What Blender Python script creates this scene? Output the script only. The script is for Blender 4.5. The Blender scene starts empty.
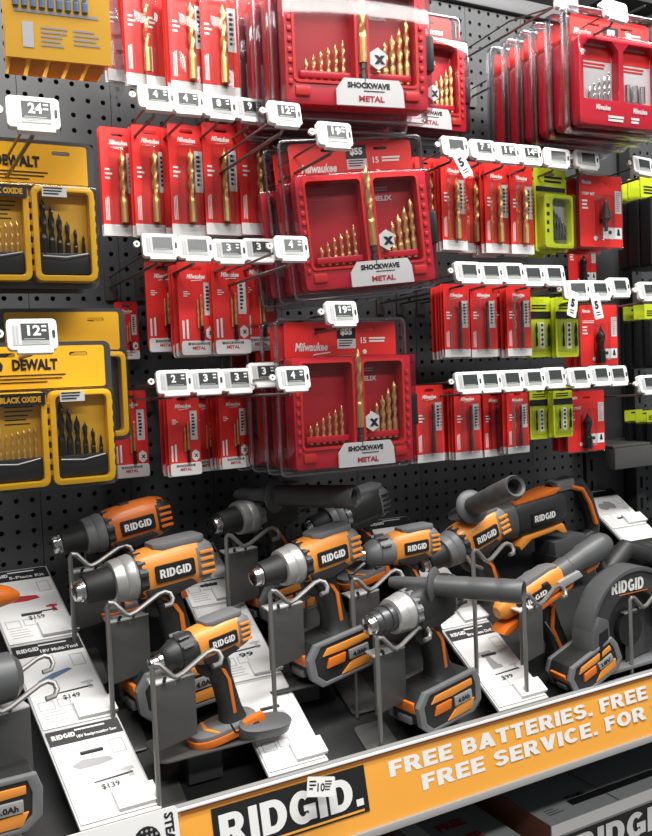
import bpy, bmesh, math, random
from mathutils import Vector as V, Matrix as M4
from mathutils.geometry import tessellate_polygon
random.seed(7)
PI = math.pi
scene = bpy.context.scene
col = scene.collection

# ------------------------------------------------------------------ camera
ZC = 1.5                                   # camera height above the floor
F, YAW, PITCH, ROLL, D = 861.2, .4961, .053, -.0409, 1.4745   # D: distance of the peg wall (plane y = D)
_fw = V((math.sin(YAW)*math.cos(PITCH), math.cos(YAW)*math.cos(PITCH), -math.sin(PITCH)))
_r0 = V((math.cos(YAW), -math.sin(YAW), 0)); _u0 = _r0.cross(_fw)
_rt = math.cos(ROLL)*_r0 + math.sin(ROLL)*_u0
_up = -math.sin(ROLL)*_r0 + math.cos(ROLL)*_u0
cd = bpy.data.cameras.new('camera'); cam = bpy.data.objects.new('camera', cd); col.objects.link(cam)
m = M4((( _rt.x, _up.x, -_fw.x, 0), (_rt.y, _up.y, -_fw.y, 0), (_rt.z, _up.z, -_fw.z, ZC), (0, 0, 0, 1)))
cam.matrix_world = m
cd.sensor_fit = 'VERTICAL'; cd.sensor_height = 24; cd.lens = F/836*24; cd.clip_start = .02
scene.camera = cam

# ------------------------------------------------------------------ world, lights, exposure
scene.view_settings.view_transform = 'Standard'; scene.view_settings.look = 'None'
scene.view_settings.gamma = 1; scene.view_settings.use_curve_mapping = False
scene.view_settings.exposure = 0.12
w = bpy.data.worlds.new('store_ambient'); scene.world = w; w.use_nodes = True
bg = w.node_tree.nodes['Background']; bg.inputs[0].default_value = (.92, .96, 1, 1); bg.inputs[1].default_value = .20

def area(name, loc, rot, sx, sy, power, color=(1, .98, .95)):
    l = bpy.data.lights.new(name, 'AREA'); l.shape = 'RECTANGLE'; l.size = sx; l.size_y = sy
    l.energy = power; l.color = color
    o = bpy.data.objects.new(name, l); col.objects.link(o); o.location = loc; o.rotation_euler = rot
    return o
# an added lamp near the wall top, then fluorescent strips of the aisle ceiling
area('added_wall_top_light', (.75, .78, ZC+1.10), (math.radians(16), 0, 0), 2.6, .12, 35)  # unseen lamp, added so the wall is bright above and falls off downward
area('ceiling_strip_light', (.75, .30, ZC+1.70), (math.radians(20), 0, 0), 3.0, .18, 44)
area('ceiling_strip_light', (.75, -1.0, ZC+1.75), (math.radians(42), 0, 0), 3.0, .20, 46)
scene.cycles.max_bounces = 8; scene.cycles.transparent_max_bounces = 24
scene.cycles.glossy_bounces = 3; scene.cycles.diffuse_bounces = 3; scene.cycles.transmission_bounces = 4
scene.cycles.caustics_reflective = False; scene.cycles.caustics_refractive = False

# ------------------------------------------------------------------ pixel -> point on the plane y = Y (real distance from the camera)
def ray(px, py): return (px-326)/F*_rt - (py-418)/F*_up + _fw
def W(px, py, Y):
    d = ray(px, py); return d*(Y/d.y) + V((0, 0, ZC))
def Z(z): return ZC+z

# ------------------------------------------------------------------ materials
MATS = {}
def mat(name, c, rough=.45, metal=0., spec=.5, var=.0, scale=40, bump=0., coat=0.):
    if name in MATS: return MATS[name]
    x = bpy.data.materials.new(name); x.use_nodes = True; nt = x.node_tree; b = nt.nodes['Principled BSDF']
    b.inputs['Base Color'].default_value = (*c, 1); b.inputs['Roughness'].default_value = rough
    b.inputs['Metallic'].default_value = metal; b.inputs['Specular IOR Level'].default_value = spec
    b.inputs['Coat Weight'].default_value = coat; b.inputs['Coat Roughness'].default_value = .08
    if var or bump:
        tc = nt.nodes.new('ShaderNodeTexCoord'); n = nt.nodes.new('ShaderNodeTexNoise')
        n.inputs['Scale'].default_value = scale; n.inputs['Detail'].default_value = 4
        nt.links.new(tc.outputs['Object'], n.inputs['Vector'])
        if var:
            mx = nt.nodes.new('ShaderNodeMix'); mx.data_type = 'RGBA'
            mx.inputs['A'].default_value = (*[max(0, k*(1-var)) for k in c], 1)
            mx.inputs['B'].default_value = (*[min(1, k*(1+var)) for k in c], 1)
            nt.links.new(n.outputs['Fac'], mx.inputs['Factor']); nt.links.new(mx.outputs['Result'], b.inputs['Base Color'])
        if bump:
            bp = nt.nodes.new('ShaderNodeBump'); bp.inputs['Strength'].default_value = bump; bp.inputs['Distance'].default_value = .001
            nt.links.new(n.outputs['Fac'], bp.inputs['Height']); nt.links.new(bp.outputs['Normal'], b.inputs['Normal'])
    MATS[name] = x; return x
def clear(name, tint, base=.06, edge=.55, rough=.06):
    x = bpy.data.materials.new(name); x.use_nodes = True; nt = x.node_tree; nt.nodes.clear()
    o = nt.nodes.new('ShaderNodeOutputMaterial'); mx = nt.nodes.new('ShaderNodeMixShader')
    t = nt.nodes.new('ShaderNodeBsdfTransparent'); t.inputs[0].default_value = (*tint, 1)
    g = nt.nodes.new('ShaderNodeBsdfGlossy'); g.inputs['Roughness'].default_value = rough
    fr = nt.nodes.new('ShaderNodeFresnel'); fr.inputs[0].default_value = 1.4
    mr = nt.nodes.new('ShaderNodeMapRange'); mr.inputs[3].default_value = base; mr.inputs[4].default_value = edge
    nt.links.new(fr.outputs[0], mr.inputs[0]); nt.links.new(mr.outputs[0], mx.inputs[0])
    nt.links.new(t.outputs[0], mx.inputs[1]); nt.links.new(g.outputs[0], mx.inputs[2]); nt.links.new(mx.outputs[0], o.inputs[0])
    MATS[name] = x; return x
mat('red', (.69, .026, .022), .38, var=.08, coat=.25)
mat('red_plastic', (.55, .012, .03), .35, var=.05, coat=.2)
mat('red_tray', (.42, .012, .02), .4)
mat('white', (.74, .74, .73), .45)
mat('paper', (.80, .80, .79), .5, var=.02, scale=15)
mat('silver_print', (.58, .58, .58), .4)
mat('grey_print', (.35, .35, .36), .5)
mat('grey_light', (.50, .50, .50), .5)
mat('black', (.012, .012, .013), .4)
mat('black_soft', (.02, .02, .022), .6, bump=.3, scale=300)
mat('gold', (.70, .45, .18), .33, .7, var=.15)
mat('steel', (.62, .62, .62), .22, 1., var=.08)
mat('steel_dark', (.11, .11, .115), .35, .7)
mat('black_oxide', (.02, .02, .02), .3, .4)
mat('lime', (.50, .58, .018), .4, var=.05, coat=.2)
mat('yellow', (.80, .42, .014), .4, var=.05, coat=.2)
mat('yellow_case', (.80, .43, .008), .35, coat=.2)
mat('amber', (.52, .27, .015), .4)
x_ = mat('amber_tray', (.60, .33, .02), .4); _nt = x_.node_tree; _o = _nt.nodes['Material Output']; _tr = _nt.nodes.new('ShaderNodeBsdfTranslucent'); _tr.inputs[0].default_value = (.85, .5, .08, 1)
_mx = _nt.nodes.new('ShaderNodeMixShader'); _mx.inputs[0].default_value = .6; _nt.links.new(_nt.nodes['Principled BSDF'].outputs[0], _mx.inputs[1]); _nt.links.new(_tr.outputs[0], _mx.inputs[2]); _nt.links.new(_mx.outputs[0], _o.inputs[0])
mat('peg', (.052, .054, .057), .5, var=.12, scale=8, bump=.1)
mat('void', (.006, .006, .006), .9)
mat('steel_rail', (.14, .142, .147), .42, .2, var=.1, scale=10)
mat('upright', (.055, .055, .057), .45, .2, var=.1)
mat('deck', (.013, .0135, .014), .45, var=.2, scale=12, bump=.1)
mat('plate_grey', (.085, .085, .082), .42, .2, var=.12, scale=30)
mat('wire', (.25, .245, .235), .36, .6)
mat('hook_wire', (.16, .155, .15), .35, .8)
mat('orange', (.66, .155, .016), .42, var=.06, coat=.1)
mat('orange_light', (.74, .27, .04), .42, var=.06, coat=.1)
mat('orange_deep', (.52, .085, .015), .42)
mat('tool_grey', (.16, .165, .17), .42, var=.08)
mat('tool_silver', (.46, .46, .45), .36, .45, var=.08)
mat('tool_dark', (.020, .021, .021), .48, var=.2, bump=.15, scale=200)
mat('rubber', (.016, .017, .017), .55, bump=.2, scale=260)
mat('handle_grey', (.075, .078, .08), .42, var=.1)
mat('saw_grey', (.045, .047, .048), .4)
mat('sign_orange', (.80, .36, .05), .42, var=.03, scale=6)
mat('sign_brown', (.50, .17, .03), .45)
mat('strip_grey', (.30, .30, .29), .4)
mat('lcd', (.34, .36, .33), .25)
mat('lcd_dark', (.035, .04, .04), .25)
mat('box_grey', (.30, .31, .32), .5, var=.06, scale=10)
mat('box_red', (.20, .035, .02), .5)
mat('cardboard', (.22, .085, .05), .6)
mat('floor', (.30, .29, .27), .35, var=.1, scale=3)
mat('cream', (.62, .60, .53), .6)
mat('ceiling_dark', (.03, .03, .032), .7, var=.2, scale=3)
mat('blue_print', (.12, .20, .34), .5)
mat('red_print', (.50, .03, .04), .5)
mat('band_red', (.30, .03, .04), .5)
clear('clear', (.99, .99, .99), .02, .5, .05)
clear('clamshell', (.975, .97, .98), .025, .6, .06)
clear('clear_edge', (.80, .79, .82), .22, .8, .18)
clear('acrylic', (.93, .95, .95), .05, .6, .04)

# ------------------------------------------------------------------ mesh builder
class MB:
    def __init__(s): s.v = []; s.f = []
    def add(s, vs, fs):
        o = len(s.v); s.v += [V(p) for p in vs]; s.f += [tuple(i+o for i in q) for q in fs]; return s
    def box(s, c, d, rz=0, rx=0, ry=0):
        from mathutils import Euler
        R = Euler((rx, ry, rz)).to_matrix(); c = V(c); vs = []
        for x in (-.5, .5):
            for y in (-.5, .5):
                for z in (-.5, .5): vs.append(c+R @ V((x*d[0], y*d[1], z*d[2])))
        return s.add(vs, [(0, 1, 3, 2), (4, 6, 7, 5), (0, 4, 5, 1), (2, 3, 7, 6), (0, 2, 6, 4), (1, 5, 7, 3)])
    def prism(s, poly, t, holes=(), fn=None):
        """poly in (x, z), extruded in y from t[0] to t[1]; fn maps (x, y, z) to a point"""
        fn = fn or (lambda x, y, z: (x, y, z))
        loops = [poly]+list(holes); flat = [p for l in loops for p in l]; n = len(flat)
        tri = tessellate_polygon([[V((p[0], p[1], 0)) for p in l] for l in loops])
        vs = [fn(p[0], t[0], p[1]) for p in flat]+[fn(p[0], t[1], p[1]) for p in flat]
        fs = [tuple(q) for q in tri]+[tuple(i+n for i in reversed(q)) for q in tri]
        o = 0
        for l in loops:
            k = len(l)
            for i in range(k):
                a, b = o+i, o+(i+1) % k; fs.append((a, b, b+n, a+n))
            o += k
        return s.add(vs, fs)
    def lathe(s, prof, a=(0, 0, 0), ax=(1, 0, 0), n=18, cap=True, lobes=None):
        ax = V(ax).normalized(); a = V(a)
        u = ax.orthogonal().normalized() if abs(ax.z) > .95 else ax.cross(V((0, 0, 1))).normalized()
        w_ = ax.cross(u); vs = []; fs = []
        for (t, r) in prof:
            for k in range(n):
                th = 2*PI*k/n; rr = r*(lobes(t, th) if lobes else 1)
                vs.append(a+ax*t+u*(rr*math.cos(th))+w_*(rr*math.sin(th)))
        for i in range(len(prof)-1):
            for k in range(n):
                fs.append((i*n+k, i*n+(k+1) % n, (i+1)*n+(k+1) % n, (i+1)*n+k))
        if cap: fs += [tuple(reversed(range(n))), tuple(range((len(prof)-1)*n, len(prof)*n))]
        return s.add(vs, fs)
    def loft(s, secs, n=20, e=.6, cap=True):
        """secs: (center, u axis half vector, v axis half vector)"""
        vs = []; fs = []
        for (c, u, w_) in secs:
            c, u, w_ = V(c), V(u), V(w_)
            for k in range(n):
                th = 2*PI*k/n; cx, sx = math.cos(th), math.sin(th)
                vs.append(c+u*(math.copysign(abs(cx)**e, cx))+w_*(math.copysign(abs(sx)**e, sx)))
        for i in range(len(secs)-1):
            for k in range(n): fs.append((i*n+k, i*n+(k+1) % n, (i+1)*n+(k+1) % n, (i+1)*n+k))
        if cap: fs += [tuple(reversed(range(n))), tuple(range((len(secs)-1)*n, len(secs)*n))]
        return s.add(vs, fs)
    def tube(s, pts, r, n=7):
        pts = [V(p) for p in pts]; vs = []; fs = []
        pu = None
        for i, p in enumerate(pts):
            t = (pts[min(i+1, len(pts)-1)]-pts[max(i-1, 0)]).normalized()
            u = (t.orthogonal() if pu is None else pu-t*pu.dot(t)).normalized(); pu = u; w_ = t.cross(u)
            for k in range(n):
                th = 2*PI*k/n; vs.append(p+u*(r*math.cos(th))+w_*(r*math.sin(th)))
        for i in range(len(pts)-1):
            for k in range(n): fs.append((i*n+k, i*n+(k+1) % n, (i+1)*n+(k+1) % n, (i+1)*n+k))
        fs += [tuple(reversed(range(n))), tuple(range((len(pts)-1)*n, len(pts)*n))]
        return s.add(vs, fs)
    def xf(s, Mx): s.v = [Mx @ p for p in s.v]; return s
    def mesh(s, name, mt, bevel=0, seg=2, angle=35):
        me = bpy.data.meshes.new(name); me.from_pydata([tuple(p) for p in s.v], [], s.f)
        bm = bmesh.new(); bm.from_mesh(me)
        bmesh.ops.recalc_face_normals(bm, faces=bm.faces)
        if bevel:
            eds = [e for e in bm.edges if len(e.link_faces) == 2 and e.calc_face_angle(0) > .6]
            bmesh.ops.bevel(bm, geom=eds, offset=bevel, segments=seg, profile=.6, affect='EDGES', clamp_overlap=True)
        bm.to_mesh(me); bm.free()
        for p in me.polygons: p.use_smooth = True
        me.set_sharp_from_angle(angle=math.radians(angle))
        me.materials.append(MATS[mt]); return me
    def build(s, name, mt, parent=None, bevel=0, seg=2):
        return link(name, s.mesh(name, mt, bevel, seg), parent)
STUFF = {'strip_print', 'side_print', 'small_print', 'fine_print', 'case_rib', 'grille_hole', 'floor_print', 'barcode_print', 'label_print', 'note_print', 'hinge_mark', 'tray_rib', 'heading', 'panel_print', 'card_print', 'print', 'top_print', 'printed_bits', 'inlay_print', 'insert_print', 'price_print'}
def link(name, me, parent=None):
    o = bpy.data.objects.new(name, me); col.objects.link(o)
    if name in STUFF: o['kind'] = 'stuff'           # printed marks and ribs too small to pick apart
    if parent is not None: o.parent = parent
    return o
def tag(o, label=None, cat=None, group=None, kind=None):
    if label: o['label'] = label
    if cat: o['category'] = cat
    if group: o['group'] = group
    if kind: o['kind'] = kind
    return o
def thing(name, label, cat, loc=(0, 0, 0), rot=None, group=None):
    o = bpy.data.objects.new(name, None); col.objects.link(o); o.location = loc; o.empty_display_size = .02
    if rot is not None: o.rotation_euler = rot
    return tag(o, label, cat, group)
def rrect(x0, x1, z0, z1, r=.004, k=3):
    p = []
    for cx, cz, a in ((x1-r, z1-r, 0), (x0+r, z1-r, 90), (x0+r, z0+r, 180), (x1-r, z0+r, 270)):
        for i in range(k+1):
            th = math.radians(a+90*i/k); p.append((cx+r*math.cos(th), cz+r*math.sin(th)))
    return p
def slot(cx, cz, w_=.022, h=.006):
    return rrect(cx-w_/2, cx+w_/2, cz-h/2, cz+h/2, h*.45, 2)
TXT = {}
def text_poly(s, bold=0., shear=0.):
    """flat text mesh data (verts, faces), 1 unit tall, left aligned, lying in x/z"""
    k = (s, bold, shear)
    if k in TXT: return TXT[k]
    cu = bpy.data.curves.new('t', 'FONT'); cu.body = s; cu.resolution_u = 2; cu.offset = bold; cu.shear = shear; cu.fill_mode = 'FRONT'
    ob = bpy.data.objects.new('t', cu); col.objects.link(ob)
    dg = bpy.context.evaluated_depsgraph_get(); me = bpy.data.meshes.new_from_object(ob.evaluated_get(dg))
    vs = [V(v.co) for v in me.vertices]; fs = [tuple(p.vertices) for p in me.polygons]
    bpy.data.objects.remove(ob); bpy.data.curves.remove(cu); bpy.data.meshes.remove(me)
    x0 = min(v.x for v in vs); x1 = max(v.x for v in vs); y0 = min(v.y for v in vs); y1 = max(v.y for v in vs)
    vs = [V(((v.x-x0)/(y1-y0), 0, (v.y-y0)/(y1-y0))) for v in vs]
    TXT[k] = (vs, fs, (x1-x0)/(y1-y0)); return TXT[k]
def text(mb, s, x, z, h, y=0, w_=None, bold=.02, shear=0., al='l', fn=None):
    vs, fs, wd = text_poly(s, bold, shear); sx = (w_/wd) if w_ else h
    off = {'l': 0, 'c': -wd*sx/2, 'r': -wd*sx}[al]
    fn = fn or (lambda a, b, c: (a, b, c))
    return mb.add([fn(x+off+v.x*sx, y, z+v.z*h) for v in vs], fs)
def _glyph(c):
    g = []
    R = lambda a, b, lo, hi: g.append([(a, lo), (b, lo), (b, hi), (a, hi)])
    def A(cx, cz, rx, rz, ix, iz, a0, a1, n=10):
        for k in range(n):
            p = []
            for q, (ux, uz) in ((k, (rx, rz)), (k+1, (rx, rz)), (k+1, (ix, iz)), (k, (ix, iz))):
                th = math.radians(a0+(a1-a0)*q/n); p.append((cx+ux*math.cos(th), cz+uz*math.sin(th)))
            g.append(p)
    t = .26
    if c in 'FEBRPLDI': R(0, t, 0, 1)
    w_ = dict(F=.60, E=.64, B=.72, R=.78, A=.84, T=.68, I=.26, S=.70, P=.70, V=.84, C=.78, O=.84, L=.58, D=.78, G=.82).get(c, .30)
    if c in 'FE': R(0, w_, .78, 1); R(0, w_-.05, .40, .60)
    if c in 'EL': R(0, w_, 0, .22)
    if c == 'B':
        for lo, hi in ((.79, 1), (.41, .59), (0, .21)): R(0, .42, lo, hi)
        A(.40, .70, .29, .30, .05, .10, -90, 90); A(.42, .30, .30, .30, .06, .10, -90, 90)
    if c in 'RP':
        R(0, .42, .79, 1); R(0, .42, .36, .56); A(.41, .68, .30, .32, .05, .12, -90, 90)
    if c == 'R': g.append([(.28, .42), (.58, .42), (.80, 0), (.50, 0)])
    if c == 'A': g += [[(0, 0), (.28, 0), (.55, 1), (.27, 1)], [(.56, 0), (.84, 0), (.57, 1), (.29, 1)]]; R(.2, .64, .17, .37)
    if c == 'V': g += [[(0, 1), (.28, 1), (.55, 0), (.27, 0)], [(.56, 1), (.84, 1), (.57, 0), (.29, 0)]]
    if c == 'T': R(0, w_, .78, 1); R(.21, .47, 0, 1)
    if c == 'S': A(.35, .71, .35, .30, .10, .10, 15, 270, 14); A(.35, .30, .35, .31, .10, .10, 90, -165, 14)
    if c in 'CG': A(.40, .5, .40, .51, .14, .28, 42, 318, 18)
    if c == 'G': R(.44, .82, .36, .54); R(.58, .82, .06, .54)
    if c == 'O': A(.42, .5, .42, .51, .15, .28, 0, 360, 22)
    if c == 'D': R(0, .38, .78, 1); R(0, .38, 0, .22); A(.36, .5, .42, .5, .14, .28, -90, 90, 12)
    if c == '.': R(0, .24, 0, .22); w_ = .24
    return g, w_
def block(mb, s_, x, z, h, y=0, w_=None, fn=None, gap=.09):
    """heavy sans capitals"""
    fn = fn or (lambda a, b, c: (a, b, c)); cur = 0; P_ = []
    for c in s_:
        g, gw = _glyph(c)
        P_ += [[(cur+a, b) for a, b in p] for p in g]; cur += gw+gap
    sx = w_/(cur-gap) if w_ else h
    o_ = (V(fn(1, 0, 0))-V(fn(0, 0, 0))).cross(V(fn(0, 0, 1))-V(fn(0, 0, 0))).normalized()*1.2e-5     # strokes overlap like layers of film
    for i, p in enumerate(P_): mb.add([V(fn(x+a*sx, y, z+b*h))+o_*i for a, b in p], [tuple(range(len(p)))])
    return mb
def marks(mb, x0, x1, z0, z1, n, y, vert=False, t=.45, seed=0):
    """rows (or columns) of print that is too small to read"""
    rnd = random.Random(seed)
    for i in range(n):
        if vert:
            a = x0+(x1-x0)*i/n; b = a+(x1-x0)/n*t; c0, c1 = z0, z0+(z1-z0)*rnd.uniform(.6, 1)
            mb.add([(a, y, c0), (b, y, c0), (b, y, c1), (a, y, c1)], [(0, 1, 2, 3)])
        else:
            a = z1-(z1-z0)*i/n; b = a-(z1-z0)/n*t; c0, c1 = x0, x0+(x1-x0)*rnd.uniform(.55, 1)
            mb.add([(c0, y, b), (c1, y, b), (c1, y, a), (c0, y, a)], [(0, 1, 2, 3)])
    return mb
def flat(mb, x0, x1, z0, z1, y): return mb.add([(x0, y, z0), (x1, y, z0), (x1, y, z1), (x0, y, z1)], [(0, 1, 2, 3)])
def twist(mb, x, z0, z1, r, y, pitch=.022, n=8, k=26, flute=.72):
    """a twist drill standing tip up (z1), plain shank below"""
    zs = z0+(z1-z0)*flute*.45; vs = []; fs = []
    for i in range(k+1):
        z = z0+(z1-z0)*i/k; rr = r
        if z > z1-r*2.2: rr = r*max(.08, (z1-z)/(r*2.2))
        for j in range(n):
            th = 2*PI*j/n; q = 1
            if z > zs: q = .48+.52*abs(math.cos(th-(z-zs)/pitch*PI))
            vs.append((x+rr*q*math.cos(th), y+rr*q*math.sin(th), z))
    for i in range(k):
        for j in range(n): fs.append((i*n+j, i*n+(j+1) % n, (i+1)*n+(j+1) % n, (i+1)*n+j))
    fs += [tuple(reversed(range(n))), tuple(range(k*n, (k+1)*n))]
    return mb.add(vs, fs)

# templates: lists of (part name, mesh, index of parent part or None, shown on a hidden copy too)
class T:
    def __init__(s, name, H, hang=.010): s.name = name; s.p = []; s.H = H; s.hang = hang
    def part(s, name, mb, mt, sub=None, lite=False, bevel=0):
        s.p.append((name, mb.mesh(s.name+'_'+name, mt, bevel), sub, lite)); return len(s.p)-1
    def put(s, label, cat, loc, rz=0, ry=0, rx=0, sc=1, group=None, lite=False):
        o = thing(s.name, label, cat, loc, (rx, ry, rz), group); o.scale = (sc,)*3; made = {}
        for i, (n, me, sub, lt) in enumerate(s.p):
            if lite and not lt: continue
            made[i] = link(n, me, made.get(sub, o))
        return o
ORD = ['leftmost', 'second from left', 'third from left', 'fourth from left', 'fifth from left', 'sixth from left', 'seventh from left', 'eighth from left', 'ninth from left']

# ================================================================== the setting
def struct(o): o['kind'] = 'structure'; return o
struct(MB().box((.8, .6, -.02), (9, 7, .04)).build('floor', 'floor'))
struct(MB().box((.8, .6, ZC+2.35), (9, 7, .05)).build('ceiling', 'ceiling_dark'))
struct(MB().box((2.0, 4.0, 1.9), (9, .05, 3.8)).build('wall_far', 'cream'))
wall = struct(MB().box((.9, D+.035, Z(-.37)), (3.2, .012, 2.26)).build('wall_back', 'void'))
P = .0254; Z0 = -.190; X0 = .2548
def peg_mesh():
    mb = MB(); r = .0042; n = 8
    for j in range(-11, 38):
        zc = Z(Z0+j*P)
        for i in range(6):
            xc = (i+.5)*P; vs = []
            for k in range(8):
                th = PI/4*k; q = 1 if k % 2 == 0 else math.sqrt(2)
                vs.append((xc+P/2*q*math.cos(th), 0, zc+P/2*q*math.sin(th)))
            for k in range(8):
                th = PI/4*k; vs.append((xc+r*math.cos(th), 0, zc+r*math.sin(th)))
            for k in range(8):
                th = PI/4*k; vs.append((xc+r*math.cos(th), .003, zc+r*math.sin(th)))
            fs = []
            for k in range(8):
                a = (k+1) % 8; fs += [(k, a, 8+a, 8+k), (8+k, 8+a, 16+a, 16+k)]
            mb.add(vs, fs)
    z0, z1 = Z(Z0-11.5*P), Z(Z0+37.5*P)
    for x in (0.0006, 6*P-.0006):                              # folded panel edges
        mb.add([(x, 0, z0), (x, .02, z0), (x, .02, z1), (x, 0, z1)], [(0, 1, 2, 3)])
    return mb
pm = peg_mesh().mesh('pegboard_panel', 'peg')
for k in list(range(-3, 8))+[9.3, 10.3, 11.3]:
    o = link('pegboard_panel', pm, wall); o.location = (X0+k*6*P+.0004, D, 0); o.scale.x = .994
def upright(x, y=D-.004):
    mb = MB()
    mb.prism([(x-.016, Z(-.5)), (x+.016, Z(-.5)), (x+.016, Z(.79)), (x-.016, Z(.79))], (y, y+.03),
             holes=[[(x-.004, Z(-.46+q*.0508)), (x+.004, Z(-.46+q*.0508)), (x+.004, Z(-.432+q*.0508)), (x-.004, Z(-.432+q*.0508))] for q in range(24)])
    return mb.build('upright_post', 'upright', wall)
upright(1.497); upright(1.632, D-.03)
MB().box((1.56, D+.012, Z(.16)), (.11, .006, 1.2)).build('gap_panel', 'upright', wall)
MB().box((.7, D+.004, Z(.775)), (1.62, .03, .032)).build('top_rail', 'steel_rail', wall, .003)
MB().box((1.9, D+.004, Z(.775)), (.6, .03, .032)).build('top_rail', 'steel_rail', wall, .003)
# upper storage behind the wall top, out over the right bay
o = MB().box((2.25, D+.35, Z(1.02)), (1.35, .75, .36)).build('overhead_shelf', 'ceiling_dark', None, .004)
tag(o, 'dark overhead storage shelf above the right end of the peg wall', 'shelf')
for k in range(5):
    MB().box((1.62+k*.06, D-.03, Z(.80)), (.004, .10, .004)).build('wire_rod', 'hook_wire', o)
for i, x in enumerate((2.05, 2.2)):
    struct(MB().box((x, 2.6, 1.7), (.07, .07, 3.4)).build('trim_%d' % (i+1), 'cream'))

# ------------------------------------------------------------------ sloping display shelf with sign rail
YF = 1.06; SL = .52
def deckz(y): return Z(-.605+SL*(y-YF))
def cardz(y): return Z(-.557+.627*(y-YF))
sh = thing('display_shelf', 'black sloping tool display shelf under the peg wall', 'shelf', (.8, YF, Z(-.65)))
def child(mb, name, mt, par, bevel=0, seg=2):
    """mesh given in world coordinates, parented to a placed thing"""
    o = mb.build(name, mt, None, bevel, seg); o.parent = par
    bpy.context.view_layer.update(); o.matrix_parent_inverse = par.matrix_world.inverted(); return o
ang = math.atan(SL); ln = .425/math.cos(ang)
child(MB().add([(-.6, YF, deckz(YF)), (2.2, YF, deckz(YF)), (2.2, D-.002, deckz(D-.002)), (-.6, D-.002, deckz(D-.002)),
                (-.6, YF, deckz(YF)-.02), (2.2, YF, deckz(YF)-.02), (2.2, D-.002, deckz(D-.002)-.02), (-.6, D-.002, deckz(D-.002)-.02)],
               [(0, 1, 2, 3), (7, 6, 5, 4), (0, 4, 5, 1), (1, 5, 6, 2), (2, 6, 7, 3), (3, 7, 4, 0)]), 'deck', 'deck', sh)
child(MB().box((.8, YF+.004, Z(-.582)), (2.8, .008, .054)), 'front_lip', 'strip_grey', sh, .002)
child(MB().box((.8, YF+.03, Z(-.655)), (2.8, .03, .05)), 'front_beam', 'upright', sh)
for x in (-.3, .62, 1.55):
    child(MB().add([(x-.006, YF+.05, Z(-.625)), (x+.006, YF+.05, Z(-.625)), (x+.006, D-.005, Z(-.47)), (x-.006, D-.005, Z(-.47)),
                    (x-.006, YF+.05, Z(-.66)), (x+.006, YF+.05, Z(-.66)), (x+.006, D-.005, Z(-.75)), (x-.006, D-.005, Z(-.75))],
                   [(0, 1, 2, 3), (7, 6, 5, 4), (0, 4, 5, 1), (1, 5, 6, 2), (2, 6, 7, 3), (3, 7, 4, 0)]), 'bracket', 'upright', sh)
# sign: local frame x right, z up the slanted face, -y out of the face
SA = math.atan2(.022, .1)
sg = thing('shelf_sign', 'long orange shelf edge sign reading FREE BATTERIES with black logo panel', 'sign', (0, 1.036, Z(-.660)), (-SA, 0, 0))
MB().box((.85, .004, .051), (2.6, .003, .104)).build('sign_panel', 'sign_orange', sg)
MB().box((.85, .001, -.001), (2.6, .012, .011)).build('lower_channel', 'strip_grey', sg, .002)
MB().box((.85, .002, .1035), (2.6, .010, .0035)).build('upper_channel', 'white', sg, .001)
flat(MB(), .335, 2.1, .095, .1005, .002).build('brown_line', 'sign_brown', sg)
mb = MB(); block(mb, 'FREE BATTERIES. FREE PARTS.', .652, .064, .0225, .002, w_=.73)
block(mb, 'FREE SERVICE. FOR LIFE.', .705, .032, .0225, .002, w_=.60)
mb.build('sign_lettering', 'white', sg)
bp_ = MB().box((.493, .002, .0605), (.235, .0016, .064)).build('logo_panel', 'black', sg)
mb = MB(); block(mb, 'RIDGID.', .384, .0395, .043, .0008, w_=.218); mb.build('logo_lettering', 'white', bp_)
flat(MB(), .384, .602, .0310, .0340, .0009).build('logo_underline', 'sign_orange', bp_)
# small price sticker on the sign
st = thing('price_sticker', 'small white price sticker above the black logo panel on the sign', 'sticker', W(319, 785, 1.042)+V((0, -.006, 0)), (-SA-.05, .25, 0))
MB().prism(rrect(-.022, .022, -.013, .013, .002), (0, .0006)).build('paper', 'white', st)
mb = MB(); text(mb, '10', -.006, -.006, .011, -.0004, bold=.02); marks(mb, .006, .018, -.006, .008, 4, -.0004); marks(mb, -.019, -.008, -.006, .008, 3, -.0004, seed=2); mb.build('print', 'black', st)
# white product strip at the left end of the sign
lf = thing('edge_placard', 'white shelf edge placard with round black speaker grille, left of the sign', 'placard', W(118, 852, 1.035), (-SA, 0, 0))
MB().prism(rrect(-.16, .078, -.05, .035, .004), (-.004, .0)).build('panel', 'white', lf)
MB().prism([(.036+.017*math.cos(PI*k/9), .004+.017*math.sin(PI*k/9)) for k in range(18)], (-.006, -.003)).build('grille', 'black', lf)
mb = MB()
for i in range(5):
    for j in range(5):
        if (i-2)**2+(j-2)**2 < 7: mb.prism([(.036+(i-2)*.006+.0017*math.cos(PI*k/3), .004+(j-2)*.006+.0017*math.sin(PI*k/3)) for k in range(6)], (-.0068, -.0055))
mb.build('grille_hole', 'grey_print', lf)
mb = MB(); text(mb, 'THE NOISE', -.05, .012, .007, -.0045); marks(mb, -.05, .0, -.015, .006, 3, -.0045)
text(mb, 'STEALTH', 0, 0, .012, 0, bold=.04, fn=lambda a, b, c: (.060+c, -.0045, .030-a)); mb.build('print', 'black', lf)
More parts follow.
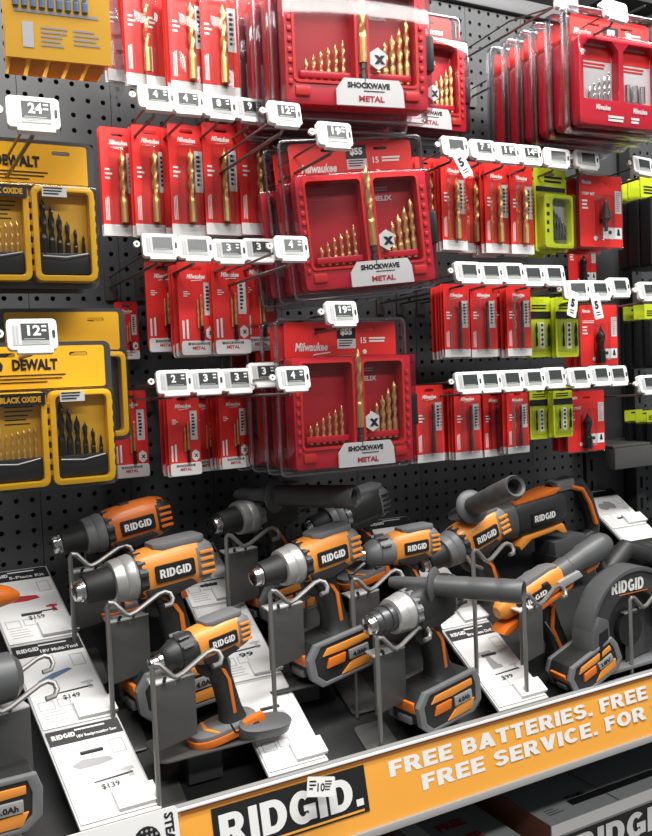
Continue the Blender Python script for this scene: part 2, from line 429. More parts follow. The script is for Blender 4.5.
# lower shelf with boxed tools
lw = thing('lower_shelf', 'dark lower shelf under the orange sign holding boxes', 'shelf', (.9, 1.25, Z(-1.06)))
child(MB().box((.9, 1.25, Z(-1.062)), (2.8, .44, .03)), 'board', 'upright', lw, .003)
child(MB().box((.9, 1.03, Z(-1.075)), (2.8, .01, .05)), 'front_edge', 'strip_grey', lw, .002)
def carton(name, label, x0, x1, y0, y1, z0, z1, fn):
    o = thing(name, label, 'box', ((x0+x1)/2, (y0+y1)/2, Z(z0)))
    child(MB().box(((x0+x1)/2, (y0+y1)/2, Z((z0+z1)/2)), (x1-x0, y1-y0, z1-z0)), 'carton', 'box_grey', o, .002)
    child(flat(MB(), x0+.001, x1-.001, Z(z1-.022), Z(z1-.001), y0-.0006), 'top_band', 'white', o)
    child(MB().add([(x0-.0006, y0, Z(z0)), (x0-.0006, y1, Z(z0)), (x0-.0006, y1, Z(z1)), (x0-.0006, y0, Z(z1))], [(0, 1, 2, 3)]), 'side_panel', 'cardboard', o)
    fn(o, x0, x1, y0, y1, z0, z1); return o
def c1(o, x0, x1, y0, y1, z0, z1):
    child(flat(MB(), x0+.02, x1-.02, Z(z0+.01), Z(z1-.026), y0-.0008), 'front_print', 'black', o)
    mb = MB(); block(mb, 'RIDGID.', x0+.055, Z(z1-.078), .045, y0-.0014, w_=.26); child(mb, 'logo_lettering', 'white', o)
    up = lambda a, b, c: (a, y0+c, Z(z1)+.0006)
    mb = MB(); mb.add([up(x0+.08, 0, .030), up(x0+.30, 0, .030), up(x0+.30, 0, .048), up(x0+.08, 0, .048)], [(0, 1, 2, 3)])
    text(mb, 'RIDGID', x0+.085, .05, .010, bold=.03, fn=up)
    for i in range(3): mb.add([up(x0+.02, 0, .025+i*.007), up(x0+.055-.006*i, 0, .025+i*.007), up(x0+.055-.006*i, 0, .027+i*.007), up(x0+.02, 0, .027+i*.007)], [(0, 1, 2, 3)])
    mb.add([up(x0+.16, 0, .0), up(x0+.162, 0, .0), up(x0+.162, 0, .3), up(x0+.16, 0, .3)], [(0, 1, 2, 3)])
    child(mb, 'top_print', 'black', o)
carton('tool_carton', 'grey carton with white RIDGID lettering on black front, under the sign', .985, 1.55, 1.08, 1.42, -1.045, -.782, c1)
def c2(o, x0, x1, y0, y1, z0, z1):
    up = lambda a, b, c: (a, y0+c, Z(z1)+.0006)
    mb = MB(); text(mb, 'FREE', x0+.07, .04, .022, bold=.05, fn=up); text(mb, 'FREE', x0+.07, .09, .022, bold=.05, fn=up); child(mb, 'top_print', 'red_print', o)
    child(MB().add([up(x0+.015, 0, .02), up(x0+.05, 0, .02), up(x0+.05, 0, .14), up(x0+.015, 0, .14)], [(0, 1, 2, 3)]), 'top_panel', 'white', o)
carton('tool_carton', 'grey carton with dark red top print, left of the RIDGID carton', .765, .945, 1.10, 1.40, -1.045, -.80, c2)
carton('tool_carton', 'small dark carton at the lower left of the red printed carton', .60, .742, 1.13, 1.40, -1.045, -.815, lambda o, *a: None)

# ================================================================== hanging goods: templates
def bit_card(name, red='red', W_=.054, H=.15, big=False, gold='gold', imp=False):
    t = T(name, H)
    mb = MB().prism(rrect(-W_/2, W_/2, -H, 0, .003), (0, .0012), holes=[slot(0, -.010)]); t.part('backing_card', mb, red, lite=True)
    mb = MB(); text(mb, 'Milwaukee', 0, -.0265, .0075, -.0004, w_=W_*.5, shear=.25, bold=.03, al='c')
    mb.add([(-.008, -.0004, -.030), (.010, -.0004, -.0285), (.010, -.0004, -.0275), (-.008, -.0004, -.029)], [(0, 1, 2, 3)]); t.part('logo', mb, 'white')
    i = t.part('label_strip', flat(MB(), W_*.20, W_*.42, -H*.60, -H*.23, -.0005), 'silver_print')
    mb = marks(MB(), W_*.25, W_*.37, -H*.56, -H*.27, 7, -.0008, t=.6, seed=3); t.part('strip_print', mb, 'black', i)
    if not imp:
        mb = MB(); twist(mb, W_*.06, -H*.88, -H*.22, .0058 if big else .0036, -.006); t.part('drill_bit', mb, gold)
        mb = marks(MB(), -W_*.42, -W_*.30, -H*.86, -H*.62, 3, -.0005, True, .5, 5); marks(mb, -W_*.40, -W_*.2, -H*.5, -H*.38, 3, -.0005, seed=8); t.part('side_print', mb, 'white')
        t.part('footer', flat(MB(), -W_*.5, W_*.5, -H, -H*.895, -.0005), 'silver_print' if not big else 'white', lite=True)
        mb = MB().box((W_*.02, -.0055, -H*.55), (W_*.62, .0105, H*.74)); t.part('blister', mb, 'clear', bevel=.003)
    else:
        t.part('drill_bit', twist(MB(), W_*.10, -H*.74, -H*.36, .0022, -.004, .012), gold); t.part('drill_bit', twist(MB(), W_*.0, -H*.74, -H*.42, .0016, -.004, .012), gold)
        mb = MB().lathe([(0, .003), (.012, .0034), (.013, .0022), (.016, .0022), (.017, .0034), (H*.16, .003)], (W_*.10, -.004, -H*.88), (0, 0, 1), 6); t.part('hex_shank', mb, 'black_oxide')
        mb = marks(MB(), -W_*.42, -W_*.2, -H*.86, -H*.62, 2, -.0005, True, .5, 5); marks(mb, -W_*.36, -W_*.18, -H*.40, -H*.33, 3, -.0005, seed=8); t.part('side_print', mb, 'white')
        c = [(W_*.33+.0085*math.cos(PI/3*k+PI/6)*.9, -H*.80+.0105*math.sin(PI/3*k+PI/6)) for k in range(6)]
        i = t.part('badge', MB().prism(c, (-.0012, 0)), 'white'); mb = MB(); text(mb, 'x', W_*.33-.003, -H*.80-.003, .006, -.0016, bold=.04); t.part('badge_print', mb, 'black', i)
        i = t.part('footer', MB().prism(rrect(-W_*.47, W_*.5, -H-.006, -H*.885, .004), (-.0022, -.0004)), 'white', lite=True)
        mb = MB(); text(mb, 'SHOCKWAVE', 0, -H*.935, .0042, -.0026, w_=W_*.6, al='c', bold=.04); t.part('footer_name', mb, 'black', i)
        mb = MB(); text(mb, 'METAL', 0, -H*.985, .0052, -.0026, w_=W_*.36, al='c', bold=.04); t.part('footer_word', mb, 'red_print', i)
    return t
T_bit = bit_card('drill_bit_card')
T_bitd = bit_card('drill_bit_card', W_=.068, gold='steel_dark')
T_big = bit_card('drill_bit_card', W_=.057, H=.165, big=True)
T_imp = bit_card('impact_bit_card', W_=.060, H=.140, imp=True)

def lime_card():
    W_, H = .056, .115; t = T('lime_bit_card', H)
    t.part('backing_card', MB().prism(rrect(-W_/2, W_/2, -H, 0, .004), (0, .0012), holes=[slot(0, -.009, .018)]), 'lime', lite=True)
    t.part('black_band', flat(MB(), -W_*.5, W_*.5, -H*.36, -H*.24, -.0006), 'black')
    t.part('heading', marks(MB(), -W_*.35, W_*.35, -H*.22, -H*.13, 2, -.0006, t=.5), 'black')
    mb = MB(); flat(mb, -W_*.02, W_*.18, -H*.86, -H*.42, -.0006); i = t.part('window_strip', mb, 'white')
    mb = MB()
    for k in range(5): mb.prism([(W_*.08+.003*math.cos(PI*q/4), -H*(.47+.08*k)+.003*math.sin(PI*q/4)) for q in range(8)], (-.0011, -.0007))
    t.part('strip_print', mb, 'black', i)
    t.part('drill_bit', twist(MB(), -W_*.22, -H*.82, -H*.42, .0022, -.004), 'black_oxide'); t.part('drill_bit', twist(MB(), W_*.34, -H*.82, -H*.42, .0026, -.004), 'black_oxide')
    t.part('blister', MB().box((0, -.0045, -H*.62), (W_*.88, .009, H*.58)), 'clear', bevel=.003)
    return t
T_lime = lime_card()
def lime_set():
    W_, H = .072, .135; t = T('lime_bit_set', H)
    t.part('backing_card', MB().prism(rrect(-W_/2, W_/2, -H, 0, .004), (0, .0015), holes=[slot(0, -.009)]), 'lime', lite=True)
    t.part('black_band', flat(MB(), -W_*.46, W_*.46, -H*.28, -H*.22, -.0006), 'black')
    t.part('heading', marks(MB(), -W_*.2, W_*.4, -H*.19, -H*.09, 2, -.0006, t=.5), 'black')
    c = t.part('case', MB().prism(rrect(-W_*.45, W_*.45, -H*.97, -H*.33, .006), (-.018, 0), holes=[rrect(-W_*.2, W_*.38, -H*.92, -H*.38, .006)]), 'lime', lite=True, bevel=.0015)
    t.part('case_floor', flat(MB(), -W_*.2, W_*.38, -H*.92, -H*.38, -.003), 'grey_print', c)
    for k in range(6): t.part('drill_bit', twist(MB(), -W_*.12+k*W_*.085, -H*.86, -H*(.44+.045*k), .0034-.0003*k, -.009), 'steel_dark', c)
    t.part('hinge_mark', marks(MB(), -W_*.4, -W_*.3, -H*.85, -H*.45, 4, -.0186, t=.4), 'black', c)
    t.part('blister', MB().box((0, -.0115, -H*.65), (W_*.97, .022, H*.68)), 'clear', bevel=.004)
    return t
T_limeset = lime_set()
def step_card(name, kind):
    W_, H = .120, .150; t = T(name, H, .012)
    t.part('backing_card', MB().prism(rrect(-W_/2, W_/2, -H, 0, .005), (0, .0015), holes=[slot(.003, -.016, .024, .005)]), 'red', lite=True)
    mb = MB(); text(mb, 'Milwaukee', -W_*.44, -.019, .009, -.0005, w_=.026, shear=.25, bold=.03); text(mb, 'STEP BIT', -W_*.44, -.042, .006, -.0005, bold=.04, w_=.036) if kind == 'step' else marks(mb, -W_*.44, -W_*.1, -.046, -.038, 2, -.0005)
    marks(mb, -W_*.44, -W_*.25, -.075, -.052, 3, -.0005, t=.5, seed=4)
    mb.prism([(-W_*.14+.005*math.cos(PI*q/5), -H*.88+.005*math.sin(PI*q/5)) for q in range(10)], (-.0006, 0)); t.part('lettering', mb, 'white')
    i = t.part('white_panel', flat(MB(), W_*.03, W_*.48, -H*.88, -H*.72, -.0006), 'white')
    mb = MB().prism([(W_*.2+.0045*math.cos(PI*q/5), -H*.79+.0045*math.sin(PI*q/5)) for q in range(10)], (-.0012, -.0007)); mb.prism([(W_*.36, -H*.83), (W_*.44, -H*.83), (W_*.41, -H*.74), (W_*.38, -H*.74)], (-.0012, -.0007)); t.part('panel_print', mb, 'black', i)
    i = t.part('barcode', flat(MB(), W_*.33, W_*.48, -H*.52, -H*.20, -.0006), 'silver_print')
    t.part('barcode_print', marks(MB(), W_*.35, W_*.46, -H*.50, -H*.22, 9, -.0009, t=.5, seed=2), 'grey_print', i)
    if kind == 'step':
        pr = []
        for k in range(9): r = .003+.0011*k; pr += [(k*.0042, r), ((k+1)*.0042, r)]
        pr = [(-.003, .001)]+pr+[(.040, .008), (.045, .004), (.064, .004)]
        t.part('step_bit', MB().lathe([(a, b) for a, b in pr], (.004, -.010, -H*.36), (0, 0, -1), 14), 'steel_dark')
    else:
        mb = MB(); twist(mb, -.004, -H*.95, -H*.34, .011, -.010, .05); t.part('cone_bit', mb, 'black_oxide')
    t.part('blister', MB().box((.001, -.010, -H*.60), (.040, .020, H*.62)), 'clear', bevel=.005)
    t.part('clear_sheet', MB().prism(rrect(-W_/2-.004, W_/2+.004, -H-.004, .004, .006), (.0016, .0026), holes=[slot(.003, -.016, .024, .005)]), 'clamshell', lite=True)
    return t
T_step = step_card('step_bit_card', 'step'); T_cone = step_card('cone_bit_card', 'cone')

def drill_set():
    """15 piece red case in a clamshell: header card above an opened red case"""
    W_, H = .230, .240; hw = W_/2; t = T('drill_bit_set', H, .012)
    hd = t.part('header_card', MB().prism(rrect(-hw+.004, hw-.016, -.075, 0, .006), (0, .0015), holes=[slot(-.045, -.012, .024, .005), slot(.045, -.012, .024, .005)]), 'red', lite=True)
    mb = MB(); text(mb, 'Milwaukee', -hw+.022, -.047, .014, -.0006, w_=.060, shear=.25, bold=.03)
    mb.add([(-.060, -.0006, -.054), (-.028, -.0006, -.0505), (-.028, -.0006, -.0485), (-.060, -.0006, -.052)], [(0, 1, 2, 3)])
    text(mb, '15', .030, -.036, .010, -.0006, bold=.03); marks(mb, .046, .080, -.036, -.026, 2, -.0006, t=.6); mb.prism([(.037+.004*math.cos(PI*q/5), -.050+.004*math.sin(PI*q/5)) for q in range(10)], (-.0006, 0)); t.part('header_lettering', mb, 'white', hd)
    pp = t.part('price_patch', flat(MB(), -.015, .020, -.028, -.006, -.0008), 'black', hd); mb = MB(); text(mb, '$55', .0025, -.023, .013, -.0012, al='c', bold=.05); t.part('price_figure', mb, 'white', pp)
    q_ = t.part('price_note', flat(MB(), -.015, .020, -.044, -.028, -.0008), 'silver_print', hd); t.part('note_print', marks(MB(), -.012, .016, -.042, -.030, 3, -.0011), 'black', q_)
    z1, z0 = -.058, -H+.004; dp = -.034
    wl = (-hw+.015, -.009, z0+.034, z1-.009); wr = (.013, hw-.028, z0+.034, z1-.009)
    cs = t.part('case', MB().prism(rrect(-hw, hw-.010, z0, z1, .007), (dp, -.001), holes=[rrect(*wl, .006), rrect(*wr, .006)]), 'red_plastic', lite=True, bevel=.002)
    for wi in (wl, wr):
        fl = t.part('case_floor', flat(MB(), *wi, -.008), 'red_tray', cs)
        t.part('window_lip', MB().prism(rrect(wi[0]-.004, wi[1]+.004, wi[2]-.004, wi[3]+.004, .008), (dp-.0025, dp+.001), holes=[rrect(*wi, .006)]), 'red', cs)
    mb = marks(MB(), wr[0]+.006, wr[0]+.036, wr[3]-.018, wr[3]-.010, 2, -.0088, t=.5); text(mb, 'HELIX', wr[0]+.006, wr[3]-.032, .008, -.0088, bold=.04, w_=.034); t.part('inlay_print', mb, 'grey_light', cs)
    t.part('inlay_print', marks(MB(), wl[0]+.012, wl[0]+.050, wl[3]-.030, wl[3]-.012, 3, -.0088, t=.4), 'red_plastic', cs)
    t.part('centre_gutter', MB().box((.002, dp-.0005, (z0+z1)/2+.02), (.014, .004, z1-z0-.05)), 'red_tray', cs, bevel=.001)
    t.part('hinge_block', MB().box((-hw+.024, dp-.002, z0+.018), (.022, .006, .014)), 'red', cs, bevel=.002)
    t.part('hinge_block', MB().box((hw-.036, dp-.002, z0+.018), (.022, .006, .014)), 'red', cs, bevel=.002)
    mb = MB()
    for k in range(9): mb.box((-hw+.007, dp-.001, z0+.03+k*.015), (.006, .005, .007)); mb.box((hw-.019, dp-.001, z0+.03+k*.015), (.006, .005, .007))
    t.part('case_rib', mb, 'red', cs, bevel=.001)
    t.part('case_latch', MB().box((hw-.004, dp*.7, z0+.085), (.014, .020, .052)), 'black', cs, bevel=.002)
    for k in range(6): t.part('small_bit', twist(MB(), -.080+k*.0115, z0+.038, z0+.070+k*.006, .0032, -.020, .014), 'gold', cs)
    for k in range(6): t.part('large_bit', twist(MB(), .020+k*.0118, z0+.040, z0+.078+k*.0115, .0046, -.021, .020), 'gold', cs)
    t.part('bit_rack', MB().box((-.052, -.020, z0+.046), (.078, .014, .010)), 'red_plastic', cs, bevel=.002); t.part('bit_rack', MB().box((.048, -.020, z0+.048), (.070, .014, .010)), 'red_plastic', cs, bevel=.002)
    mb = MB(); twist(mb, .002, z0+.062, z1+.012, .0062, dp-.004, .032, 10, 40); t.part('centre_bit', mb, 'gold')
    t.part('centre_shank', MB().lathe([(0, .0045), (.02, .0045), (.021, .003), (.024, .003), (.025, .0045), (.034, .0045)], (.002, dp-.004, z0+.028), (0, 0, 1), 6), 'steel_dark')
    c = [(.026+.0145*math.cos(PI/3*k+PI/6), z0+.070+.0165*math.sin(PI/3*k+PI/6)) for k in range(6)]
    b = t.part('badge', MB().prism(c, (dp-.003, dp-.001)), 'white'); mb = MB(); text(mb, 'x', .020, z0+.062, .013, dp-.0035, bold=.06); t.part('badge_print', mb, 'black', b)
    l = t.part('label_plate', MB().prism([(-.042, z0-.001), (.064, z0-.001), (.062, z0+.026), (.056, z0+.038), (-.030, z0+.038), (-.042, z0+.022)], (dp-.008, dp-.0045)), 'paper')
    mb = MB(); text(mb, 'SHOCKWAVE', .008, z0+.024, .0085, dp-.0085, al='c', w_=.066, bold=.05); marks(mb, .0, .035, z0+.018, z0+.021, 1, dp-.0085); t.part('label_name', mb, 'black', l)
    mb = MB(); text(mb, 'METAL', .012, z0+.005, .0085, dp-.0085, al='c', w_=.040, bold=.04); t.part('label_word', mb, 'red_print', l)
    cl = MB().prism(rrect(-hw-.010, hw, -H-.006, .004, .008), (.002, .004), holes=[slot(-.045, -.012, .024, .005), slot(.045, -.012, .024, .005)])
    t.part('clamshell_back', cl, 'clamshell', lite=True)
    t.part('clamshell_rim', MB().prism(rrect(-hw-.013, hw+.003, -H-.009, .007, .010), (-.004, .006), holes=[rrect(-hw-.009, hw-.001, -H-.005, .003, .008)]), 'clear_edge', lite=True, bevel=.001)
    t.part('clamshell', MB().box((-.005, dp/2-.004, (z0+z1)/2-.001), (W_, -dp+.014, z1-z0+.006)), 'clamshell', lite=True, bevel=.006)
    return t
T_set = drill_set()
def hole_set():
    W_, H = .200, .205; hw = W_/2; t = T('hole_saw_set', H, .014)
    hd = t.part('header_card', MB().prism(rrect(-hw+.006, hw-.006, -H+.01, 0, .008), (0, .0015), holes=[slot(-.04, -.014, .03, .005), slot(.04, -.014, .03, .005)]), 'red', lite=True)
    mb = MB(); text(mb, 'Milwaukee', -hw+.014, -.036, .012, -.0006, w_=.04, shear=.25, bold=.03); text(mb, '28', .036, -.030, .011, -.0006, bold=.04); marks(mb, .052, .075, -.034, -.022, 2, -.0006); t.part('header_lettering', mb, 'white', hd)
    pp = t.part('price_patch', flat(MB(), -.018, .020, -.034, -.014, -.0008), 'black', hd); mb = MB(); text(mb, '$79', .001, -.030, .011, -.0012, al='c', bold=.05); t.part('price_figure', mb, 'white', pp)
    def octo(x0, x1, z0, z1, c=.014): return [(x0+c, z1), (x1-c, z1), (x1, z1-c), (x1, z0), (x0, z0), (x0, z1-c)]
    z0, z1 = -H+.004, -.048
    cs = t.part('case', MB().prism(rrect(-hw+.002, hw-.002, z0, z1+.004, .012), (-.026, -.001), holes=[octo(-hw+.012, -.006, z0+.045, z1-.004), octo(.006, hw-.012, z0+.045, z1-.004)]), 'red_plastic', lite=True, bevel=.002)
    for a_, b_ in ((-hw+.012, -.006), (.006, hw-.012)):
        t.part('case_floor', flat(MB(), a_, b_, z0+.045, z1-.004, -.008), 'silver_print', cs); t.part('card_insert', flat(MB(), a_+.002, b_-.002, z1-.034, z1-.008, -.0086), 'red', cs)
        t.part('insert_print', marks(MB(), a_+.008, b_-.012, z1-.05, z1-.038, 2, -.0088, t=.5), 'red', cs)
    for k in range(5): t.part('drill_bit', twist(MB(), -.066+k*.0115, z0+.048, z0+.072+k*.007, .0028, -.015, .014), 'steel', cs)
    for k in range(3): t.part('socket', MB().lathe([(0, .006), (.03, .006)], (.024+k*.018, -.015, z0+.050), (0, 0, 1), 10), 'steel', cs)
    mb = MB(); text(mb, 'Milwaukee', -.046, z0+.026, .010, -.0275, w_=.034, shear=.25, bold=.03, al='c'); text(mb, 'Milwaukee', .042, z0+.026, .010, -.0275, w_=.034, shear=.25, bold=.03, al='c'); marks(mb, -.035, .005, z0+.006, z0+.018, 2, -.0275, t=.7); marks(mb, .02, .05, z0+.006, z0+.018, 2, -.0275, t=.7, seed=4); t.part('case_lettering', mb, 'white', cs)
    t.part('clamshell_back', MB().prism(rrect(-hw-.006, hw+.006, -H-.004, .006, .010), (.002, .004), holes=[slot(-.04, -.014, .03, .005), slot(.04, -.014, .03, .005)]), 'clamshell', lite=True)
    t.part('clamshell_rim', MB().prism(rrect(-hw-.011, hw+.011, -H-.009, .011, .012), (-.010, .006), holes=[rrect(-hw-.007, hw+.007, -H-.005, .007, .010)]), 'clear_edge', lite=True, bevel=.001)
    t.part('clamshell', MB().box((0, -.014, (z0+z1)/2), (W_+.004, .032, z1-z0+.014)), 'clamshell', lite=True, bevel=.006)
    return t
T_hole = hole_set()
def yellow_set():
    W_, H = .182, .200; hw = W_/2; t = T('yellow_drill_set', H, .012)
    t.part('clamshell_back', MB().prism(rrect(-hw-.006, hw+.006, -H-.006, .006, .010), (.002, .005), holes=[slot(-.05, -.012, .026, .006), slot(.05, -.012, .026, .006)]), 'steel_dark', lite=True)
    hd = t.part('header_card', MB().prism(rrect(-hw+.004, hw-.004, -.060, 0, .004), (0, .0015), holes=[slot(-.05, -.012, .026, .006), slot(.05, -.012, .026, .006)]), 'yellow', lite=True)
    mb = MB(); text(mb, 'DEWALT', -.042, -.034, .016, -.0006, w_=.062, bold=.05); marks(mb, -.095, .04, -.055, -.040, 3, -.0006, t=.35); mb.prism([(-.094+.040*q/8, -.026+(.008 if q % 2 else 0)) for q in range(9)]+[(-.056, -.034), (-.09, -.034)], (-.0006, 0)); t.part('header_lettering', mb, 'black', hd)
    z0, z1 = -H+.002, -.064
    for s, nm in ((-1, 'left'), (1, 'right')):
        x0, x1 = (-hw+.002, -.002) if s < 0 else (.002, hw-.002)
        cs = t.part('case_half', MB().prism(rrect(x0, x1, z0, z1, .010), (-.026, -.001), holes=[rrect(x0+.008, x1-.008, z0+.008, z1-.008, .006)]), 'yellow_case', lite=True, bevel=.0025)
        mb = MB()
        for k in range(7):
            for xe in (x0+.001, x1-.001): mb.box((xe, -.014, z0+.018+k*.016), (.006, .016, .008))
        t.part('case_rib', mb, 'yellow_case', cs, bevel=.0015)
        fl = t.part('case_floor', flat(MB(), x0+.008, x1-.008, z0+.008, z1-.008, -.006), 'yellow', cs)
        t.part('bit_holder', MB().box(((x0+x1)/2, -.012, z0+.026), (x1-x0-.018, .012, .030)), 'black', cs, bevel=.002)
        n = 8 if s < 0 else 6
        for k in range(n):
            x = x0+.016+k*(x1-x0-.032)/(n-1); top = z0+(.072+.002*k if s < 0 else .118-.010*k); r = .0022 if s < 0 else .0052-.0005*k
            t.part('drill_bit', twist(MB(), x, z0+.038, top, r, -.013, .014 if s < 0 else .024), 'gold' if s < 0 else 'black_oxide', cs)
        t.part('retaining_wire', MB().tube([(x0+.012, -.022, z0+.036), ((x0+x1)/2, -.024, z0+.034), (x1-.012, -.022, z0+.040)], .0010, 5), 'silver_print', cs)
        if s < 0:
            t.part('printed_strip', flat(flat(MB(), x0+.012, x0+.026, z1-.058, z1-.022, -.0066), x0+.05, x0+.051, z1-.03, z1-.029, -.0066), 'silver_print', cs)
            t.part('floor_print', marks(MB(), x0+.032, x0+.075, z1-.050, z1-.020, 5, -.0066, t=.3), 'black', cs)
    b = t.part('black_banner', MB().prism([(-.074, -.066), (-.004, -.066), (-.004, -.083), (-.066, -.083)], (-.029, -.0275)), 'black'); mb = MB(); text(mb, 'BLACK OXIDE', -.064, -.079, .0085, -.0296, w_=.054, bold=.05); t.part('banner_text', mb, 'yellow', b)
    b = t.part('piece_label', MB().prism([(.016, -.066), (.050, -.066), (.050, -.080), (.016, -.080)], (-.029, -.0275)), 'white'); t.part('label_print', marks(MB(), .018, .046, -.079, -.067, 3, -.0296), 'black', b)
    t.part('clamshell', MB().box((0, -.014, (z0+z1)/2), (W_+.004, .034, z1-z0+.006)), 'clear', lite=True, bevel=.006)
    return t
T_yel = yellow_set()

# ------------------------------------------------------------------ price tags and hooks
def tag_t():
    t = T('price_tag', .036); w_, h = .056, .037
    t.part('housing', MB().prism(rrect(-w_/2, w_/2, -h/2, h/2, .005), (-.004, .006)), 'white', bevel=.0014)
    t.part('lower_lip', MB().box((.002, -.001, -h/2-.002), (w_*.72, .010, .006)), 'white', bevel=.0015)
    t.part('clip', MB().prism([(-w_/2-.008+.005*math.cos(PI*q/6), .002+.005*math.sin(PI*q/6)) for q in range(12)], (-.002, .003), holes=[[(-w_/2-.008+.0022*math.cos(PI*q/4), .002+.0022*math.sin(PI*q/4)) for q in range(8)]]), 'white')
    s = t.part('screen', flat(MB(), -w_*.40, w_*.34, -h*.36, h*.36, -.0044), 'grey_light')
    t.part('display', flat(MB(), -w_*.22, w_*.33, -h*.20, h*.34, -.0047), 'lcd_dark', s)
    t.part('display_lower', flat(MB(), -w_*.22, w_*.33, -h*.34, -h*.21, -.0047), 'lcd', s)
    mb = marks(MB(), -w_*.38, -w_*.25, -h*.32, h*.32, 2, -.0048, True, .5); marks(mb, -w_*.18, w_*.28, -h*.31, -h*.15, 3, -.0049, t=.4); t.part('small_print', mb, 'grey_print', s)
    t.part('button', MB().prism(rrect(w_*.40, w_*.455, -h*.12, h*.12, .001), (-.0052, -.0035)), 'black')
    return t
T_tag = tag_t()
DIG = {}
YT = 1.19
def price_tag(px, py, label, digits='', Y=YT, rz=None, ry=0, sc=1, hook=True, hz=-.028, group='electronic shelf price tags', hk=None):
    p = W(px, py, Y); rz = random.uniform(-.10, .0) if rz is None else rz
    o = T_tag.put(label, 'price tag', p, rz, ry, -.22, sc, group)
    if digits:
        if digits not in DIG:
            mb = MB(); text(mb, digits, -.0055, -.0020, .0125, -.0052, w_=.0075*len(digits), bold=.03, al='l'); marks(mb, .0105, .0165, .0, .010, 2, -.0052); DIG[digits] = mb.mesh('price_figure', 'white')
        link('price_figure', DIG[digits], o)
    if hook:
        h = thing('peg_hook', hk or label.replace('white price', 'wire hook of the price', 1), 'hook', (p.x, D, p.z+hz), None, 'steel wire peg hooks')
        MB().box((0, -.003, 0), (.018, .004, .045)).build('back_plate', 'hook_wire', h)
        L = D-Y
        MB().tube([(0, 0, 0), (0, -L*.5, .002), (0, -L+.012, .006), (0, -L+.006, .012)], .0024, 6).build('product_arm', 'hook_wire', h)
        MB().tube([(0, 0, .016), (0, -L*.5, .024), (0, -L+.012, -hz+.002), (0, -L+.010, -hz)], .0017, 6).build('label_arm', 'hook_wire', h)
    return o
def hang(t, pxc, pyt, pyb, Y, label, cat, n=1, dy=.008, rz=None, ry=0, sc=None, group=None, jit=.004, back=None, lite0=False):
    """front item with top centre at (pxc, pyt) and bottom pyb at distance Y, n-1 more behind it on the same hook"""
    a = W(pxc, pyt, Y); b = W(pxc, pyb, Y); a.x = W(pxc, (pyt+pyb)/2, Y).x
    s = sc or (a.z-b.z)/t.H; rz0 = random.uniform(-.05, .05) if rz is None else rz
    group = group or 'carded goods on the peg wall'
    t.put(label, cat, a, rz0, ry, 0, s, group, lite=lite0)
    for i in range(1, n):
        if a.y+dy*i > D-.012: break
        t.put(['', 'nearest ', 'second ', 'third ', 'fourth ', 'fifth ', 'sixth '][i]+back, cat, a+V((random.uniform(-jit, jit), dy*i, -.0006*i+random.uniform(-.0015, .0015))), rz0+random.uniform(-.03, .03), ry, 0, s, group+', behind the front one', lite=True)

# ================================================================== hanging goods: placements
G_SET = 'red drill bit sets'; G_BIT = 'red drill bit cards'; G_LIME = 'lime bit packs'
# --- big boxed red sets
hang(T_set, 352, -46, 116, 1.10, 'opened red drill set with SHOCKWAVE METAL label, top row centre', 'drill set', 6, .052, rz=-.20, group=G_SET, back='red drill set in clear pack stacked behind the top centre set')
hang(T_set, 412, 14, 134, 1.36, 'red drill set against the peg wall, right of the top centre set', 'drill set', 2, .05, rz=-.05, group=G_SET, back='rear red drill set right of the top centre set')
hang(T_set, 356, 142, 290, 1.12, 'red drill set with $55 patch in the second row, tilted to the left', 'drill set', 4, .055, rz=-.22, ry=-.075, group=G_SET, back='red drill set stacked behind the tilted second row set')
hang(T_set, 347, 322, 466, 1.16, 'red drill set with $55 patch and large gold centre bit, lowest row', 'drill set', 5, .055, rz=-.02, group=G_SET, back='red drill set stacked behind the lowest row set')
hang(T_hole, 611, 20, 133, 1.15, 'red twin window bit set at the front of the top right stack', 'bit set', 6, .041, rz=-.06, group='red twin window sets', jit=.002, back='clear packed red set behind the front one in top right stack')
